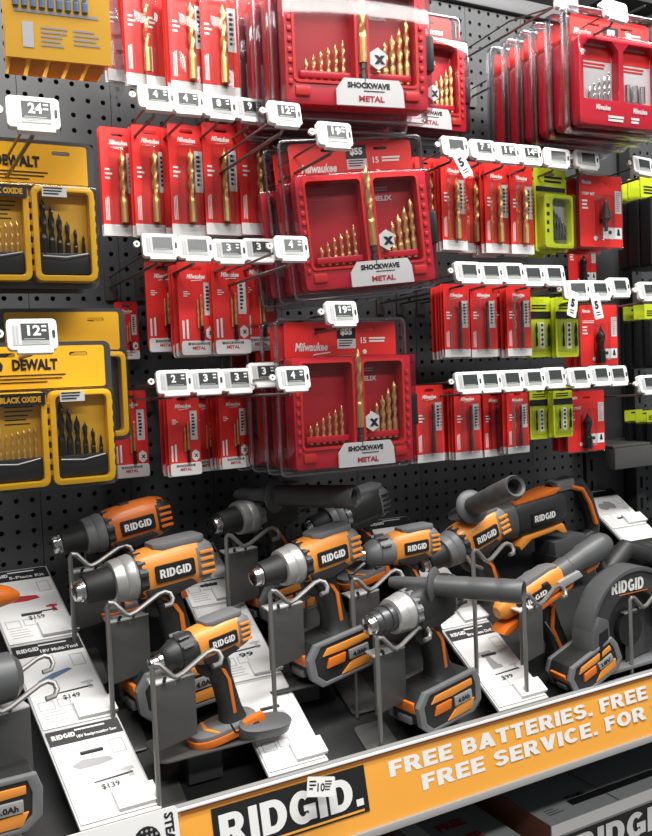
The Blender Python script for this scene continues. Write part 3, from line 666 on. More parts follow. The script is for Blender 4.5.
# --- yellow sets
hang(T_yel, 28, 143, 284, 1.20, 'yellow twin case drill set under the 24 price tag', 'drill set', 2, .06, rz=-.03, group='yellow drill sets', back='yellow drill set behind the one under the 24 tag')
hang(T_yel, 46, 346, 486, 1.14, 'yellow drill set with black oxide bits under the 12 price tag', 'drill set', 1, rz=-.03, group='yellow drill sets')
hang(T_yel, 66, 312, 440, 1.27, 'yellow drill set hanging higher behind the black oxide set', 'drill set', 2, .06, rz=-.03, group='yellow drill sets', lite0=True, back='rearmost yellow drill set behind the black oxide set')
def yellow_box():
    t = T('yellow_boxed_set', .16); w_ = .055
    b = t.part('tray', MB().add([(-w_, 0, 0), (w_, 0, 0), (w_, .085, 0), (-w_, .085, 0), (-w_-.002, 0, .15), (w_+.002, 0, .15), (w_, .085, .15), (-w_, .085, .15)], [(0, 3, 2, 1), (0, 1, 5, 4), (1, 2, 6, 5), (2, 3, 7, 6), (3, 0, 4, 7)]), 'amber_tray')
    mb = MB()
    for k in range(5): mb.box((-.044+k*.022, .045, -.002), (.017, .06, .003))
    t.part('tray_rib', mb, 'amber_tray', b, bevel=.001)
    f = t.part('front_card', MB().prism([(-w_-.004, -.004), (w_+.004, -.004), (w_+.002, .15), (-w_-.002, .15)], (-.002, -.0004)), 'yellow')
    t.part('card_print', flat(marks(marks(MB(), -.020, .012, .008, .032, 5, -.0026, t=.4), .016, .052, .012, .032, 4, -.0026, t=.4, seed=3), -.048, .045, .046, .049, -.0026), 'grey_print', f)
    mb = MB()
    for k in range(9): twist(mb, -.046+k*.0095, .052, .082, .0035, -.003, .012)
    t.part('printed_bits', mb, 'blue_print', f)
    t.part('bit_label', flat(MB(), -.040, -.028, .008, .036, -.0026), 'silver_print', f)
    t.part('clamshell', MB().add([(-.075, -.006, -.022), (.075, -.006, -.022), (.085, .16, -.022), (-.085, .16, -.022), (-.060, -.008, .16), (.060, -.008, .16), (.065, .16, .16), (-.065, .16, .16)], [(0, 1, 5, 4), (1, 2, 6, 5), (3, 0, 4, 7)]), 'clamshell', bevel=.005)
    return t
yellow_box().put('clear boxed yellow drill set seen from below, top left corner', 'drill set', W(60, 58, 1.03), -.10, 0, .06)
# --- long gold bits, top row
for i, (px, a, b, Y, n, nm) in enumerate([(124, -28, 82, 1.33, 2, 'leftmost'), (143, -26, 86, 1.30, 2, 'second from left'), (163, -24, 89, 1.29, 3, 'third from left'), (188, -22, 94, 1.24, 3, 'fourth from left'), (220, -20, 98, 1.23, 3, 'rightmost')]):
    hang(T_big, px, a, b, Y, 'red card with long gold drill bit, %s in the top row' % nm, 'drill bit', n, .012, group=G_BIT, back='red bit card behind the %s long gold bit card' % nm)
# --- second row left
for px, a, b, Y, n, nm in [(120, 128, 236, 1.33, 2, 'leftmost'), (152, 126, 236, 1.30, 2, 'second from left'), (188, 125, 236, 1.27, 3, 'third from left'), (222, 124, 235, 1.26, 3, 'fourth from left'), (257, 124, 235, 1.25, 3, 'rightmost')]:
    hang(T_big, px, a, b, Y, 'red gold bit card, %s in the second row left of the $55 set' % nm, 'drill bit', n, .012, group=G_BIT, back='red bit card behind the %s card of second row left' % nm)
# --- third row left: impact cards
for px, a, b, Y, n, nm in [(164, 262, 348, 1.34, 2, 'leftmost'), (197, 262, 351, 1.27, 4, 'second from left'), (231, 260, 350, 1.25, 5, 'third from left'), (259, 258, 347, 1.27, 2, 'rightmost')]:
    hang(T_imp, px, a, b, Y, 'red impact bit card with white foot, %s in the third row' % nm, 'drill bit', n, .010, group='impact bit cards', back='impact bit card behind the %s card of the third row' % nm)
# --- lowest row left
for px, a, b, Y, n, nm in [(130, 391, 474, 1.40, 1, 'alone beside the yellow set'), (184, 393, 472, 1.30, 5, 'under the 2 price tag'), (206, 393, 468, 1.35, 2, 'half hidden under the 3 price tags'), (234, 392, 465, 1.30, 6, 'rightmost in the lowest row')]:
    hang(T_imp, px, a, b, Y, 'red impact bit card with white foot, %s' % nm, 'drill bit', n, .009, group='impact bit cards', back='red impact bit card behind the one %s' % nm)
hang(T_imp, 127, 302, 357, 1.45, 'small red card with white foot between rows beside the yellow set', 'drill bit', 1, group='impact bit cards')
# --- right field, three rows
for px, a, b, Y, n, nm in [(428, 158, 244, 1.28, 2, 'leftmost'), (454, 158, 250, 1.25, 4, 'second from left'), (473, 162, 253, 1.28, 3, 'third from left'), (497, 164, 253, 1.25, 6, 'fourth from left'), (522, 166, 254, 1.24, 4, 'rightmost')]:
    hang(T_big, px, a, b, Y, 'red card with gold bit, %s in the upper right row' % nm, 'drill bit', n, .009, group=G_BIT, back='red bit card behind the %s card of the upper right row' % nm)
hang(T_limeset, 551, 169, 252, 1.24, 'lime drill set with window of dark bits in the upper right row', 'drill set', 3, .030, group=G_LIME, back='lime drill set behind the upper right lime set')
hang(T_step, 601, 176, 247, 1.24, 'red step bit card at the right end of the upper right row', 'step bit', 4, .028, rz=-.04, group='step bit cards', back='red step bit card behind the upper right one')
for px, a, b, Y, n, nm in [(457, 284, 357, 1.24, 6, 'leftmost'), (484, 284, 357, 1.24, 5, 'second from left'), (504, 284, 356, 1.25, 3, 'third from left'), (519, 284, 356, 1.23, 4, 'rightmost')]:
    hang(T_bitd, px, a, b, Y, 'red card with slim dark bit, %s in the middle right row' % nm, 'drill bit', n, .008, group=G_BIT, back='red bit card behind the %s card of the middle right row' % nm)
for px, a, b, Y, n, nm in [(540, 297, 357, 1.25, 3, 'left'), (567, 297, 357, 1.23, 3, 'right')]:
    hang(T_lime, px, a, b, Y, 'lime bit card, %s of two in the middle right row' % nm, 'drill bit', n, .012, group=G_LIME, back='lime bit card behind the %s one of the middle right row' % nm)
hang(T_cone, 599, 305, 366, 1.27, 'red card with black cone bit at the end of the middle right row', 'cone bit', 3, .022, rz=-.05, group='cone bit cards', back='red cone bit card behind the middle right one')
for px, a, b, Y, n, nm in [(430, 385, 462, 1.27, 4, 'leftmost'), (468, 388, 459, 1.27, 6, 'second from left'), (495, 390, 456, 1.29, 5, 'third from left'), (518, 390, 453, 1.26, 4, 'rightmost')]:
    hang(T_bitd, px, a, b, Y, 'red card with slim dark bit, %s in the lowest right row' % nm, 'drill bit', n, .008, rz=.05 if px == 430 else None, group=G_BIT, back='red bit card behind the %s card of the lowest right row' % nm)
for px, a, b, Y, n, nm in [(540, 387, 439, 1.28, 3, 'left'), (563, 386, 437, 1.26, 3, 'right')]:
    hang(T_lime, px, a, b, Y, 'lime bit card, %s of two in the lowest right row' % nm, 'drill bit', n, .012, group=G_LIME, back='lime bit card behind the %s one of the lowest right row' % nm)
hang(T_cone, 586, 391, 451, 1.29, 'red card with black cone bit at the end of the lowest right row', 'cone bit', 3, .022, rz=-.05, group='cone bit cards', back='red cone bit card behind the lowest right one')
hang(T_cone, 582, 238, 262, 1.42, 'small red card half hidden below the step bit card', 'drill bit', 1, sc=.7, group='cone bit cards')
# next bay at the right edge
def dark_pack():
    W_, H = .08, .16; t = T('lime_header_pack', H)
    t.part('header_card', MB().prism(rrect(-W_/2, W_/2, -.036, 0, .003), (0, .0015), holes=[slot(0, -.009)]), 'lime', lite=True)
    t.part('heading', marks(MB(), -W_*.4, W_*.3, -.032, -.016, 3, -.0006, t=.5), 'black')
    t.part('case', MB().prism(rrect(-W_/2, W_/2, -H, -.038, .006), (-.020, .0015)), 'black', lite=True, bevel=.003)
    t.part('case_window', MB().prism(rrect(-W_*.38, W_*.38, -H+.012, -.052, .005), (-.0212, -.018)), 'steel_dark', bevel=.001)
    t.part('lime_edge', MB().box((W_*.44, -.0205, -H*.62), (.004, .003, H*.6)), 'lime')
    return t
T_dark = dark_pack()
for a, b, Y, nm in [(178, 268, 1.30, 'top'), (304, 368, 1.30, 'middle'), (410, 460, 1.36, 'lower')]:
    hang(T_dark, 656, a, b, Y, 'lime and black set in the next bay, %s one at the right edge' % nm, 'drill set', 3, .03, group='lime packs in the next bay', back='lime set behind the %s one at the right edge' % nm)
bm_ = thing('shelf_beam', 'grey steel shelf beam of the next bay at the right edge', 'beam', W(610, 459, 1.36))
MB().box((.16, 0, 0), (.32, .03, .046)).build('beam', 'plate_grey', bm_, .003); MB().box((.16, .05, .026), (.32, .12, .006)).build('ledge', 'plate_grey', bm_, .002)

# --- price tags with their hooks
def row(pts, where, **kw):
    names = ORD[:len(pts)-1]+['rightmost']
    for (px, py, dg, *rest), nm in zip(pts, names):
        price_tag(px, py, 'white price tag%s, %s %s' % (' reading '+dg if dg else '', nm, where), dg, hk='wire hook of the %s tag %s' % (nm, where), **({**kw, **(rest[0] if rest else {})}))
row([(156, 98, '4'), (186, 102, '4'), (219, 107, '8'), (250, 110, '9'), (284, 114, '12', dict(Y=1.03, sc=.84))], 'in the row under the long gold bits', sc=.92)
row([(160, 246, ''), (195, 248, ''), (229, 251, '3'), (259, 250, '3'), (291, 248, '4', dict(Y=1.03, sc=.84))], 'in the row beside the tilted set', sc=.92)
row([(174, 382, '2'), (206, 381, '3'), (237, 380, '3'), (264, 374, '3'), (293, 378, '4', dict(Y=1.05, sc=.84))], 'in the row above the lowest impact cards', sc=.92)
price_tag(33, 114, 'white price tag reading 24 below the boxed yellow set', '24', Y=1.0, rz=-.08)
price_tag(32, 335, 'white price tag reading 12 above the black oxide set', '12', Y=1.05, rz=-.05)
price_tag(334, 135, 'white price tag reading 19 between the two upper red sets', '19', Y=1.02, sc=.9)
price_tag(341, 313, 'white price tag reading 19 above the lowest red set', '19', Y=1.08, sc=.9)
row([(454, 147, ''), (482, 150, '7'), (506, 153, '11'), (529, 155, '14'), (556, 158, '', dict(rz=-.3, ry=.1)), (586, 160, '', dict(rz=-.2, ry=.08)), (642, 166, '', dict(ry=.08))], 'in the row above the upper right cards', sc=.92)
row([(467, 272, ''), (489, 273, ''), (511, 273, ''), (531, 275, ''), (552, 275, ''), (576, 290, '', dict(rz=-.3)), (598, 290, ''), (618, 287, ''), (648, 291, '')], 'in the row above the middle right cards', sc=.94)
row([(468, 382, ''), (488, 381, ''), (510, 380, ''), (532, 379, ''), (553, 377, ''), (578, 377, ''), (599, 375, ''), (616, 375, ''), (648, 384, '')], 'in the row above the lowest right cards', sc=.94)
price_tag(566, 3, 'white price tag on a long hook at the top edge, left one', '', Y=1.17, sc=.9, hz=.0, ry=.15)
price_tag(615, 11, 'white price tag reading 03 over the top right stack', '03', Y=1.08, sc=.9, ry=.1)
def talker(px, py, Y, label, ry):
    o = thing('paper_flag', label, 'label', W(px, py, Y), (-.1, ry, 0), 'small white paper flags')
    MB().prism(rrect(-.011, .011, -.024, .024, .002), (0, .0008)).build('paper', 'white', o)
    mb = MB(); text(mb, '5', -.006, -.006, .016, -.0004, bold=.06); marks(mb, -.006, .006, -.02, -.011, 2, -.0004); mb.build('print', 'black', o)
talker(462, 163, 1.17, 'small white paper flag hanging over the upper right red cards', -.5)
talker(573, 304, 1.17, 'small white paper flag left of the middle right cone card', .3)
talker(597, 306, 1.17, 'small white paper flag in front of the middle right cone card', -.15)

# ================================================================== slanted info strips on the display shelf
BE = math.atan(.627); CB, SB = math.cos(BE), math.sin(BE); U1 = (D-.012-YF)/CB
def strip(label, xl, xr, skew, u1, placards, cut=0):
    sd = thing('info_strip', label, 'info card', ((xl+xr)/2+skew*.5, YF+.2, cardz(YF+.2)))
    def S(x, u, h=0): return (x+skew*(1-u/U1), YF+.004+u*CB-h*SB, cardz(YF+.004+u*CB)+h*CB+.002)
    fn = lambda a, b, c: S(a, c, b)
    child(MB().prism([(xl, cut), (xr, cut), (xr, u1), (xl, u1)], (-.006, 0), fn=fn), 'board', 'grey_light', sd, .0012)
    for uu in (.12, u1-.09):
        y = YF+.004+uu*CB
        child(MB().box(((xl+xr)/2+skew*(1-uu/U1), y, (deckz(y)+S(0, uu, -.006)[2])/2+.004), (.03, .03, max(.004, S(0, uu, -.006)[2]-deckz(y)-.006))), 'support_post', 'upright', sd)
    for (u0, ut, head, price, kind, sub) in placards:
        pl = child(MB().prism([(xl+.003, u0), (xr-.003, u0), (xr-.003, ut), (xl+.003, ut)], (.0004, .0018), fn=fn), 'placard', 'paper', sd)
        hh = ut-u0; w_ = xr-xl
        def kid(mb, n, mt): o = child(mb, n, mt, pl); return o
        if head:
            kid(MB().prism([(xl+.003, ut-.024), (xr-.003, ut-.024), (xr-.003, ut), (xl+.003, ut)], (.0018, .0022), fn=fn), 'header_band', 'black')
            mb = MB(); block(mb, 'RIDGID', xl+.008, ut-.015, .0075, .0025, fn=fn)
            if sub: text(mb, sub, xl+.040, ut-.020, .0062, .0025, bold=.03, fn=fn, w_=w_-.05)
            marks(mb, xl+.04, xr-.02, ut-.0095, ut-.004, 1, .0025)
            mb.v[-4:] = [V(S(p.x, p.z, .0025)) for p in mb.v[-4:]]
            kid(mb, 'header_lettering', 'white')
        mb = MB()
        def sq(x0, x1, a, b): mb.prism([(x0, a), (x1, a), (x1, b), (x0, b)], (.0018, .0021), holes=[[(x0+.0015, a+.0015), (x1-.0015, a+.0015), (x1-.0015, b-.0015), (x0+.0015, b-.0015)]], fn=fn)
        sq(xr-.028, xr-.009, ut-.055, ut-.032); sq(xl+.008, xl+.03, u0+.030, u0+.046); sq(xl+.034, xl+.052, u0+.032, u0+.046)
        for k in range(4): mb.prism([(xl+.010, u0+.010+k*.005), (xl+.04-.004*(k % 2), u0+.010+k*.005), (xl+.04-.004*(k % 2), u0+.0115+k*.005), (xl+.010, u0+.0115+k*.005)], (.0018, .0021), fn=fn)
        kid(mb, 'fine_print', 'grey_light')
        cx, cu = xl+w_*.42, u0+hh*.56
        if kind == 'drill': poly = [(-.025, .012), (-.012, .018), (.018, .018), (.022, .006), (.008, .004), (.016, -.018), (.022, -.020), (.022, -.027), (-.004, -.027), (-.004, -.020), (-.002, .003), (-.012, .006), (-.024, .006)]
        elif kind == 'multi': poly = [(-.032, -.010), (-.026, -.003), (.0, .008), (.028, .014), (.034, .010), (.006, -.001), (-.018, -.010), (-.030, -.016)]
        elif kind == 'kit': poly = [(-.030, .0), (-.02, .012), (-.004, .010), (.0, .018), (.02, .014), (.03, .0), (.024, -.014), (.004, -.010), (-.012, -.016), (-.028, -.010)]
        else: poly = [(-.03, .004), (-.01, .012), (.03, .008), (.034, .0), (.01, -.004), (-.02, -.004)]
        mt = {'multi': 'blue_print', 'drillr': 'red_print'}.get(kind, 'grey_print')
        kid(MB().prism([(cx+a*.85, cu+b*.85) for a, b in poly], (.0018, .0021), fn=fn), 'product_picture', mt)
        if kind not in ('none', ''):
            q_ = [(-.012, .006), (-.002, .009), (.010, .008), (.011, .003), (.004, .002), (.008, -.010), (-.002, -.010), (-.001, .002), (-.010, .003)]
            kid(MB().prism([(xr-.020+a*.8, u0+hh*.40+b*.8) for a, b in q_], (.0018, .0021), fn=fn), 'side_picture', 'red_print' if kind == 'drillr' else 'grey_light')
        if price:
            mb = MB(); text(mb, price, xl+w_*.42, u0+hh*.27, .009, .0022, bold=.02, fn=fn, w_=.024); mb.prism([(xl+w_*.36, u0+hh*.27+.013), (xl+w_*.86, u0+hh*.27+.015), (xl+w_*.86, u0+hh*.27+.018), (xl+w_*.36, u0+hh*.27+.015)], (.0018, .0021), fn=fn); kid(mb, 'price_print', 'black')
        h = kid(MB().prism([(xl+w_*.50, u0+.004), (xr+.002, u0+.004), (xr+.002, u0+.032), (xl+w_*.50, u0+.032)], (.002, .008), fn=fn), 'ticket_holder', 'white')
    return sd
strip('long white info strip with three tool placards, leftmost on the shelf', .152, .256, .056, U1, [(.006, .150, 1, '$139', 'flat', '18V Reciprocating Saw'), (.156, .310, 1, '$149', 'multi', '18V Multi-Tool'), (.316, U1-.004, 1, '$159', 'drillr', '5-Piece Kit')])
strip('white info strip between the left drills and centre drill, bleached by light', .456, .550, .008, U1, [(.006, .158, 0, '', 'none', ''), (.164, .322, 0, '99', 'flat', ''), (.328, U1-.004, 1, '$99', 'drill', '')])
strip('white info strip with a drill drawing right of the front battery', .868, .972, .002, U1, [(.006, .172, 1, '$99', 'drill', 'Brushless Drill'), (.178, .330, 0, '', 'none', ''), (.345, U1-.004, 1, '', 'kit', '')])
strip('white info strip by the upright at the right edge', 1.440, 1.552, -.02, U1, [(.20, .338, 0, '', 'drill', ''), (.344, U1-.004, 1, '', 'kit', '')], cut=.18)
strip('white info strip running out of the right edge', 1.20, 1.30, -.02, .06, [(.004, .058, 0, '', 'none', '')]) if False else None

# ================================================================== power tools
def frame(tip, rear, Y, L):
    P1 = W(*tip, Y)-V((0, 0, ZC)); d = ray(*rear).normalized(); b = d.dot(P1); disc = b*b-(P1.dot(P1)-L*L)
    P2 = d*(b+math.sqrt(max(disc, 0))); x = (P1-P2).normalized(); y = V((0, 0, 1)).cross(x).normalized(); z = x.cross(y)
    P1 = P1+V((0, 0, ZC))
    return M4(((x.x, y.x, z.x, P1.x), (x.y, y.y, z.y, P1.y), (x.z, y.z, z.z, P1.z), (0, 0, 0, 1)))
SIDE = lambda x0, yy, z0: (lambda a, b, c: (x0-a, yy, z0+c))
def battery(par, z=-.122, x=-.118, label='4.0Ah'):
    """pack seen from its long side: profile in x/z around (x, z)"""
    pf = [(-.060, 0), (.048, 0), (.064, -.018), (.062, -.048), (.046, -.064), (-.046, -.064), (-.064, -.050), (-.066, -.018)]
    B = MB().prism([(x+a, z+b) for a, b in pf], (-.036, .036)).build('battery', 'tool_dark', par, .004)
    gr = lambda k: [(x+a*k, z-.032+(b+.032)*k) for a, b in pf]
    for y0 in (.028, -.038): MB().prism(gr(1.05), (y0, y0+.010), holes=[gr(.86)]).build('guard_frame', 'tool_grey', B, .0018)
    for y0 in (.0372,):
        MB().prism([(x-.050, z-.010), (x+.030, z-.010), (x+.040, z-.020), (x-.002, z-.022), (x-.050, z-.020)], (y0-.004, y0+.001)).build('side_panel', 'orange_light', B, .001)
        MB().prism([(x-.002, z-.026), (x+.030, z-.026), (x+.036, z-.040), (x+.002, z-.040)], (y0-.004, y0+.0025)).build('release_button', 'orange', B, .0015)
        MB().prism([(x-.052, z-.042), (x-.012, z-.044), (x+.010, z-.058), (x-.044, z-.058)], (y0-.004, y0+.001)).build('lower_panel', 'orange_light', B, .001)
        l = MB().prism([(x-.046, z-.026), (x-.008, z-.026), (x-.008, z-.041), (x-.046, z-.041)], (y0-.004, y0+.002)).build('rating_panel', 'tool_silver', B, .001)
        mb = MB(); text(mb, label, 0, 0, .008, w_=.026, bold=.04, fn=SIDE(x-.014, y0+.0026, z-.038)); mb.build('rating_text', 'black', l)
    MB().prism([(-.026, z-.030), (.026, z-.030), (.022, z-.014), (-.022, z-.014)], (x+.055, x+.0655), fn=lambda a, b, c: (b, a, c)).build('front_panel', 'orange', B, .001)
    MB().box((x+.062, 0, z-.044), (.010, .030, .012)).build('latch', 'tool_grey', B, .002)
    return B
def foot(par, z=-.120, x=-.122):
    def el(k, sx=.068, sy=.036): return [(x+.006+sx*k*math.copysign(abs(math.cos(PI*q/12))**.75, math.cos(PI*q/12)), sy*k*math.copysign(abs(math.sin(PI*q/12))**.75, math.sin(PI*q/12))) for q in range(24)]
    up = lambda a, b, c: (a, c, b)
    f = MB().prism(el(1), (z-.016, z-.004), fn=up).build('foot', 'orange', par, .003)
    MB().prism(el(.93), (z-.005, z+.003), fn=up).build('foot_pad', 'tool_grey', f, .002)
    MB().prism([(x+.034, .030), (x+.028, .030), (x+.036, .0), (x+.028, -.030), (x+.034, -.030), (x+.044, 0)], (z+.002, z+.0042), fn=up).build('foot_chevron', 'orange_light', f)
    MB().prism([(x-.062, z-.014), (x-.01, z-.014), (x-.016, z+.004), (x-.058, z+.006)], (.024, .038)).build('side_clip', 'orange', f, .002)
    MB().prism([(x-.046, z-.020), (x-.026, z-.020), (x-.030, z-.004), (x-.044, z-.004)], (.030, .041)).build('contact', 'rubber', f, .001)
    return f
def drill(name, label, tip, rear, Y, L, kind='drill', body='orange', collar='tool_silver', base='battery', pad=True, badge=True, cat='drill', chuckm='rubber', hz=1.):
    o = bpy.data.objects.new(name, None); col.objects.link(o); o.empty_display_size = .02; tag(o, label, cat, 'power tools on the display shelf')
    s = L/.19; o.matrix_world = frame(tip, rear, Y, L) @ M4.Scale(s, 4)
    ax = (-1, 0, 0)
    if kind == 'impact':
        MB().lathe([(0, .0075), (.001, .0092), (.014, .0095), (.016, .0115), (.026, .0120)], (0, 0, 0), ax, 14).build('collet', 'steel', o)
        MB().lathe([(-.0004, .0001), (-.0003, .0044)], (0, 0, 0), ax, 6, cap=False).build('collet_bore', 'black', o)
        MB().lathe([(.022, .011), (.026, .017), (.032, .020), (.044, .026), (.050, .0262), (.052, .0285), (.074, .0305), (.082, .030)], (0, 0, 0), ax, 24).build('nose_cone', 'tool_dark' if collar == 'tool_silver' else collar, o)
        for k in range(5):
            th = .5+k*.55; MB().box((-.062, .0305*math.cos(th), .0305*math.sin(th)), (.020, .005, .008), rx=th-PI/2).build('nose_rib', 'handle_grey', o, .0012)
    else:
        MB().lathe([(0, .0085), (.0012, .0125), (.004, .0138), (.009, .0140), (.0095, .0155), (.015, .0160)], (0, 0, 0), ax, 22).build('chuck_nose', 'steel', o)
        MB().lathe([(-.0004, .0001), (-.0003, .0055)], (0, 0, 0), ax, 6, cap=False).build('chuck_bore', 'black', o)
        if chuckm == 'rubber':
            MB().lathe([(.012, .0150), (.0135, .0182), (.018, .0192), (.030, .0198), (.046, .0222), (.054, .0232), (.056, .0225)], (0, 0, 0), ax, 26).build('chuck_sleeve', 'rubber', o)
        else:
            MB().lathe([(.010, .014), (.013, .0172), (.022, .0178), (.024, .0200), (.034, .0205), (.035, .0190), (.038, .0190), (.039, .0212), (.054, .0215), (.056, .0205)], (0, 0, 0), ax, 26).build('chuck_sleeve', 'steel_dark', o)
        MB().lathe([(.048, .0235), (.0495, .0272), (.056, .0285), (.062, .0290), (.0635, .0280), (.066, .0298), (.076, .0312), (.080, .0290)], (0, 0, 0), ax, 30).build('clutch_collar', collar, o)
        MB().lathe([(.079, .0285), (.080, .0312), (.090, .0318), (.0915, .029)], (0, 0, 0), ax, 48, lobes=lambda t, th: 1+.035*(1 if int(th/(2*PI)*24) % 2 else -1)*(t > .0795)).build('torque_ring', 'tool_dark' if body != 'tool_dark' else 'tool_grey', o)
    hs = [(-.080, .0265, .0285, 0), (-.086, .0285, .0315, 0), (-.105, .0295, .0330, 0), (-.140, .0295, .0340, .001), (-.165, .0280, .0325, .002), (-.180, .0250, .0290, .002), (-.188, .0190, .0220, .002), (-.1905, .0120, .0150, .002)]
    MB().loft([((x, 0, z), (0, a, 0), (0, 0, b)) for x, a, b, z in hs], 28, .72).build('housing', body, o)
    if pad:
        MB().prism([(-.180, -.016), (-.172, -.021), (-.118, -.021), (-.106, -.014), (-.106, .014), (-.118, .021), (-.172, .021), (-.180, .016)], (.0285, .0385), fn=lambda a, b, c: (a, c, b)).build('top_pad', 'tool_grey', o, .003)
    else:
        MB().prism([(-.128, -.006), (-.112, -.006), (-.112, .006), (-.128, .006)], (.031, .0365), fn=lambda a, b, c: (a, c, b)).build('mode_switch', 'rubber', o, .002)
    MB().loft([((x, 0, z), (0, a, 0), (0, 0, b)) for x, a, b, z in [(-.162, .0288, .0315, .002), (-.170, .0280, .0312, .002), (-.183, .0250, .0280, .002), (-.191, .0190, .0215, .002)]], 24, .72).build('rear_cap', 'tool_grey' if body != 'orange' or pad else 'tool_dark', o)
    for k in range(4): MB().box((-.176, .0275-.001*k*0, .016-k*.0095), (.020, .004, .0045)).build('vent_rib', body, o, .001)
    MB().prism([(-.084, -.016), (-.150, -.014), (-.160, -.024), (-.120, -.033), (-.090, -.028)], (-.0285, .0285)).build('lower_shell', 'tool_dark', o, .003)
    if badge:
        b = MB().prism(rrect(-.156, -.100, -.010, .013, .003), (.024, .0318)).build('badge', 'black', o, .001)
        mb = MB(); block(mb, 'RIDGID', 0, 0, .0115, w_=.044, fn=SIDE(-.1055, .0322, -.004)); mb.build('badge_lettering', 'white', b)
    hd = [((-.118, 0, -.022), .022, .020), ((-.122, 0, -.040), .0200, .0185), ((-.128, 0, -.070), .0185, .0180), ((-.132, 0, -.100), .0195, .0185), ((-.134, 0, -.118), .024, .022), ((-.132, 0, -.126), .030, .026)]
    HZ = lambda z: z if z > -.03 else -.03+(z+.03)*hz
    MB().loft([((c[0]-(HZ(c[2])-c[2])*-.12, c[1], HZ(c[2])), (a, 0, 0), (0, b, 0)) for c, a, b in hd], 22, .75).build('grip', 'tool_dark', o)
    zz = [(-.104, -.026), (-.114, -.042), (-.122, -.046), (-.130, -.062), (-.131, -.112), (-.1245, -.112), (-.1235, -.060), (-.113, -.041), (-.105, -.036), (-.094, -.026)]
    MB().prism([(a-.006, HZ(b)) for a, b in zz], (-.0196, .0196)).build('grip_stripe', 'orange', o, .001)
    MB().prism([(-.082, -.030), (-.100, -.030), (-.108, -.060), (-.098, -.060), (-.088, -.050)], (-.009, .009)).build('trigger', 'rubber', o, .003)
    MB().box((-.100, 0, -.027), (.016, .036, .009)).build('direction_switch', 'orange', o, .002)
    if base == 'battery': battery(o, HZ(-.122))
    elif base == 'foot': foot(o, HZ(-.120))
    return o
def side_handle(root, p0, p1, rs=1.2, mt='handle_grey'):
    a, b = W(*p0), W(*p1); d = b-a; L = d.length; d.normalize()
    def ch(mb, n, m_, bv=0): return child(mb, n, m_, root, bv)
    h = ch(MB().lathe([(L*t, r*rs) for t, r in [(.34, .0130), (.36, .0165), (.42, .0160), (.60, .0172), (.62, .0166), (.64, .0174), (.80, .0178), (.82, .0170), (.84, .0180), (.98, .0182), (1.0, .0160), (.985, .0120), (.90, .0110)]], a, d, 22), 'side_grip', mt)
    def sub(mb, n, m_): o = mb.build(n, m_, None); o.parent = h; bpy.context.view_layer.update(); o.matrix_parent_inverse = h.matrix_world.inverted(); return o
    sub(MB().lathe([(L*.325, .014*rs), (L*.33, .0270*rs), (L*.345, .0290*rs), (L*.355, .0270*rs), (L*.37, .015*rs)], a, d, 26), 'flange', mt)
    sub(MB().lathe([(0, .008*rs), (L*.05, .0105*rs), (L*.2, .0110*rs), (L*.33, .0130*rs)], a, d, 16), 'stem', mt)
    sub(MB().lathe([(L*.90, .0001), (L*.9005, .0108*rs)], a, d, 16, cap=False), 'grip_bore', 'black')
    return h

DK = 'power drill'
drill('drill_driver', 'dark orange drill without battery at the back left of the shelf', (52, 546), (168, 513), 1.345, .190, body='orange', collar='tool_grey', base='foot', pad=False)
drill('drill_driver', 'orange drill with silver collar, middle left between two info strips', (73, 592), (208, 557), 1.222, .210, body='orange_light', collar='tool_silver')
drill('impact_driver', 'impact driver without battery at the front left of the shelf', (149, 665), (244, 626), 1.10, .152, 'impact', 'orange_light', base='foot', cat='impact driver', hz=1.38)
d4 = drill('hammer_drill', 'dark drill with grey side handle at the back centre left', (212, 526), (300, 500), 1.33, .19, body='tool_dark', collar='tool_silver', base='battery', badge=False)
side_handle(d4, (236, 494, 1.36), (356, 497, 1.165), 1.05)
drill('drill_driver', 'drill half hidden behind the back side handle, orange striped grip showing', (304, 530), (384, 499), 1.37, .185, body='tool_dark', collar='tool_grey', base='foot', badge=False)
drill('drill_driver', 'orange drill with silver collar and battery in the shelf centre', (252, 578), (353, 543), 1.17, .192, body='orange_light')
d7 = drill('hammer_drill', 'hammer drill with large battery and side handle at the front centre', (366, 627), (455, 590), 1.090, .190, body='tool_dark', collar='tool_silver', chuckm='steel', badge=False, pad=False)
side_handle(d7, (390, 582, 1.15), (524, 592, .975), 1.0)
drill('impact_driver', 'orange impact driver with grey nose right of the centre drill', (353, 557), (434, 540), 1.20, .16, 'impact', 'orange_light', collar='tool_grey', base='foot', cat='impact driver')
d9 = drill('hammer_drill', 'orange drill tilted upward with grey side handle, back right of centre', (420, 566), (500, 520), 1.22, .195, body='orange_light', collar='tool_grey', base=None)
side_handle(d9, (452, 516, 1.28), (516, 486, 1.05), 1.05)

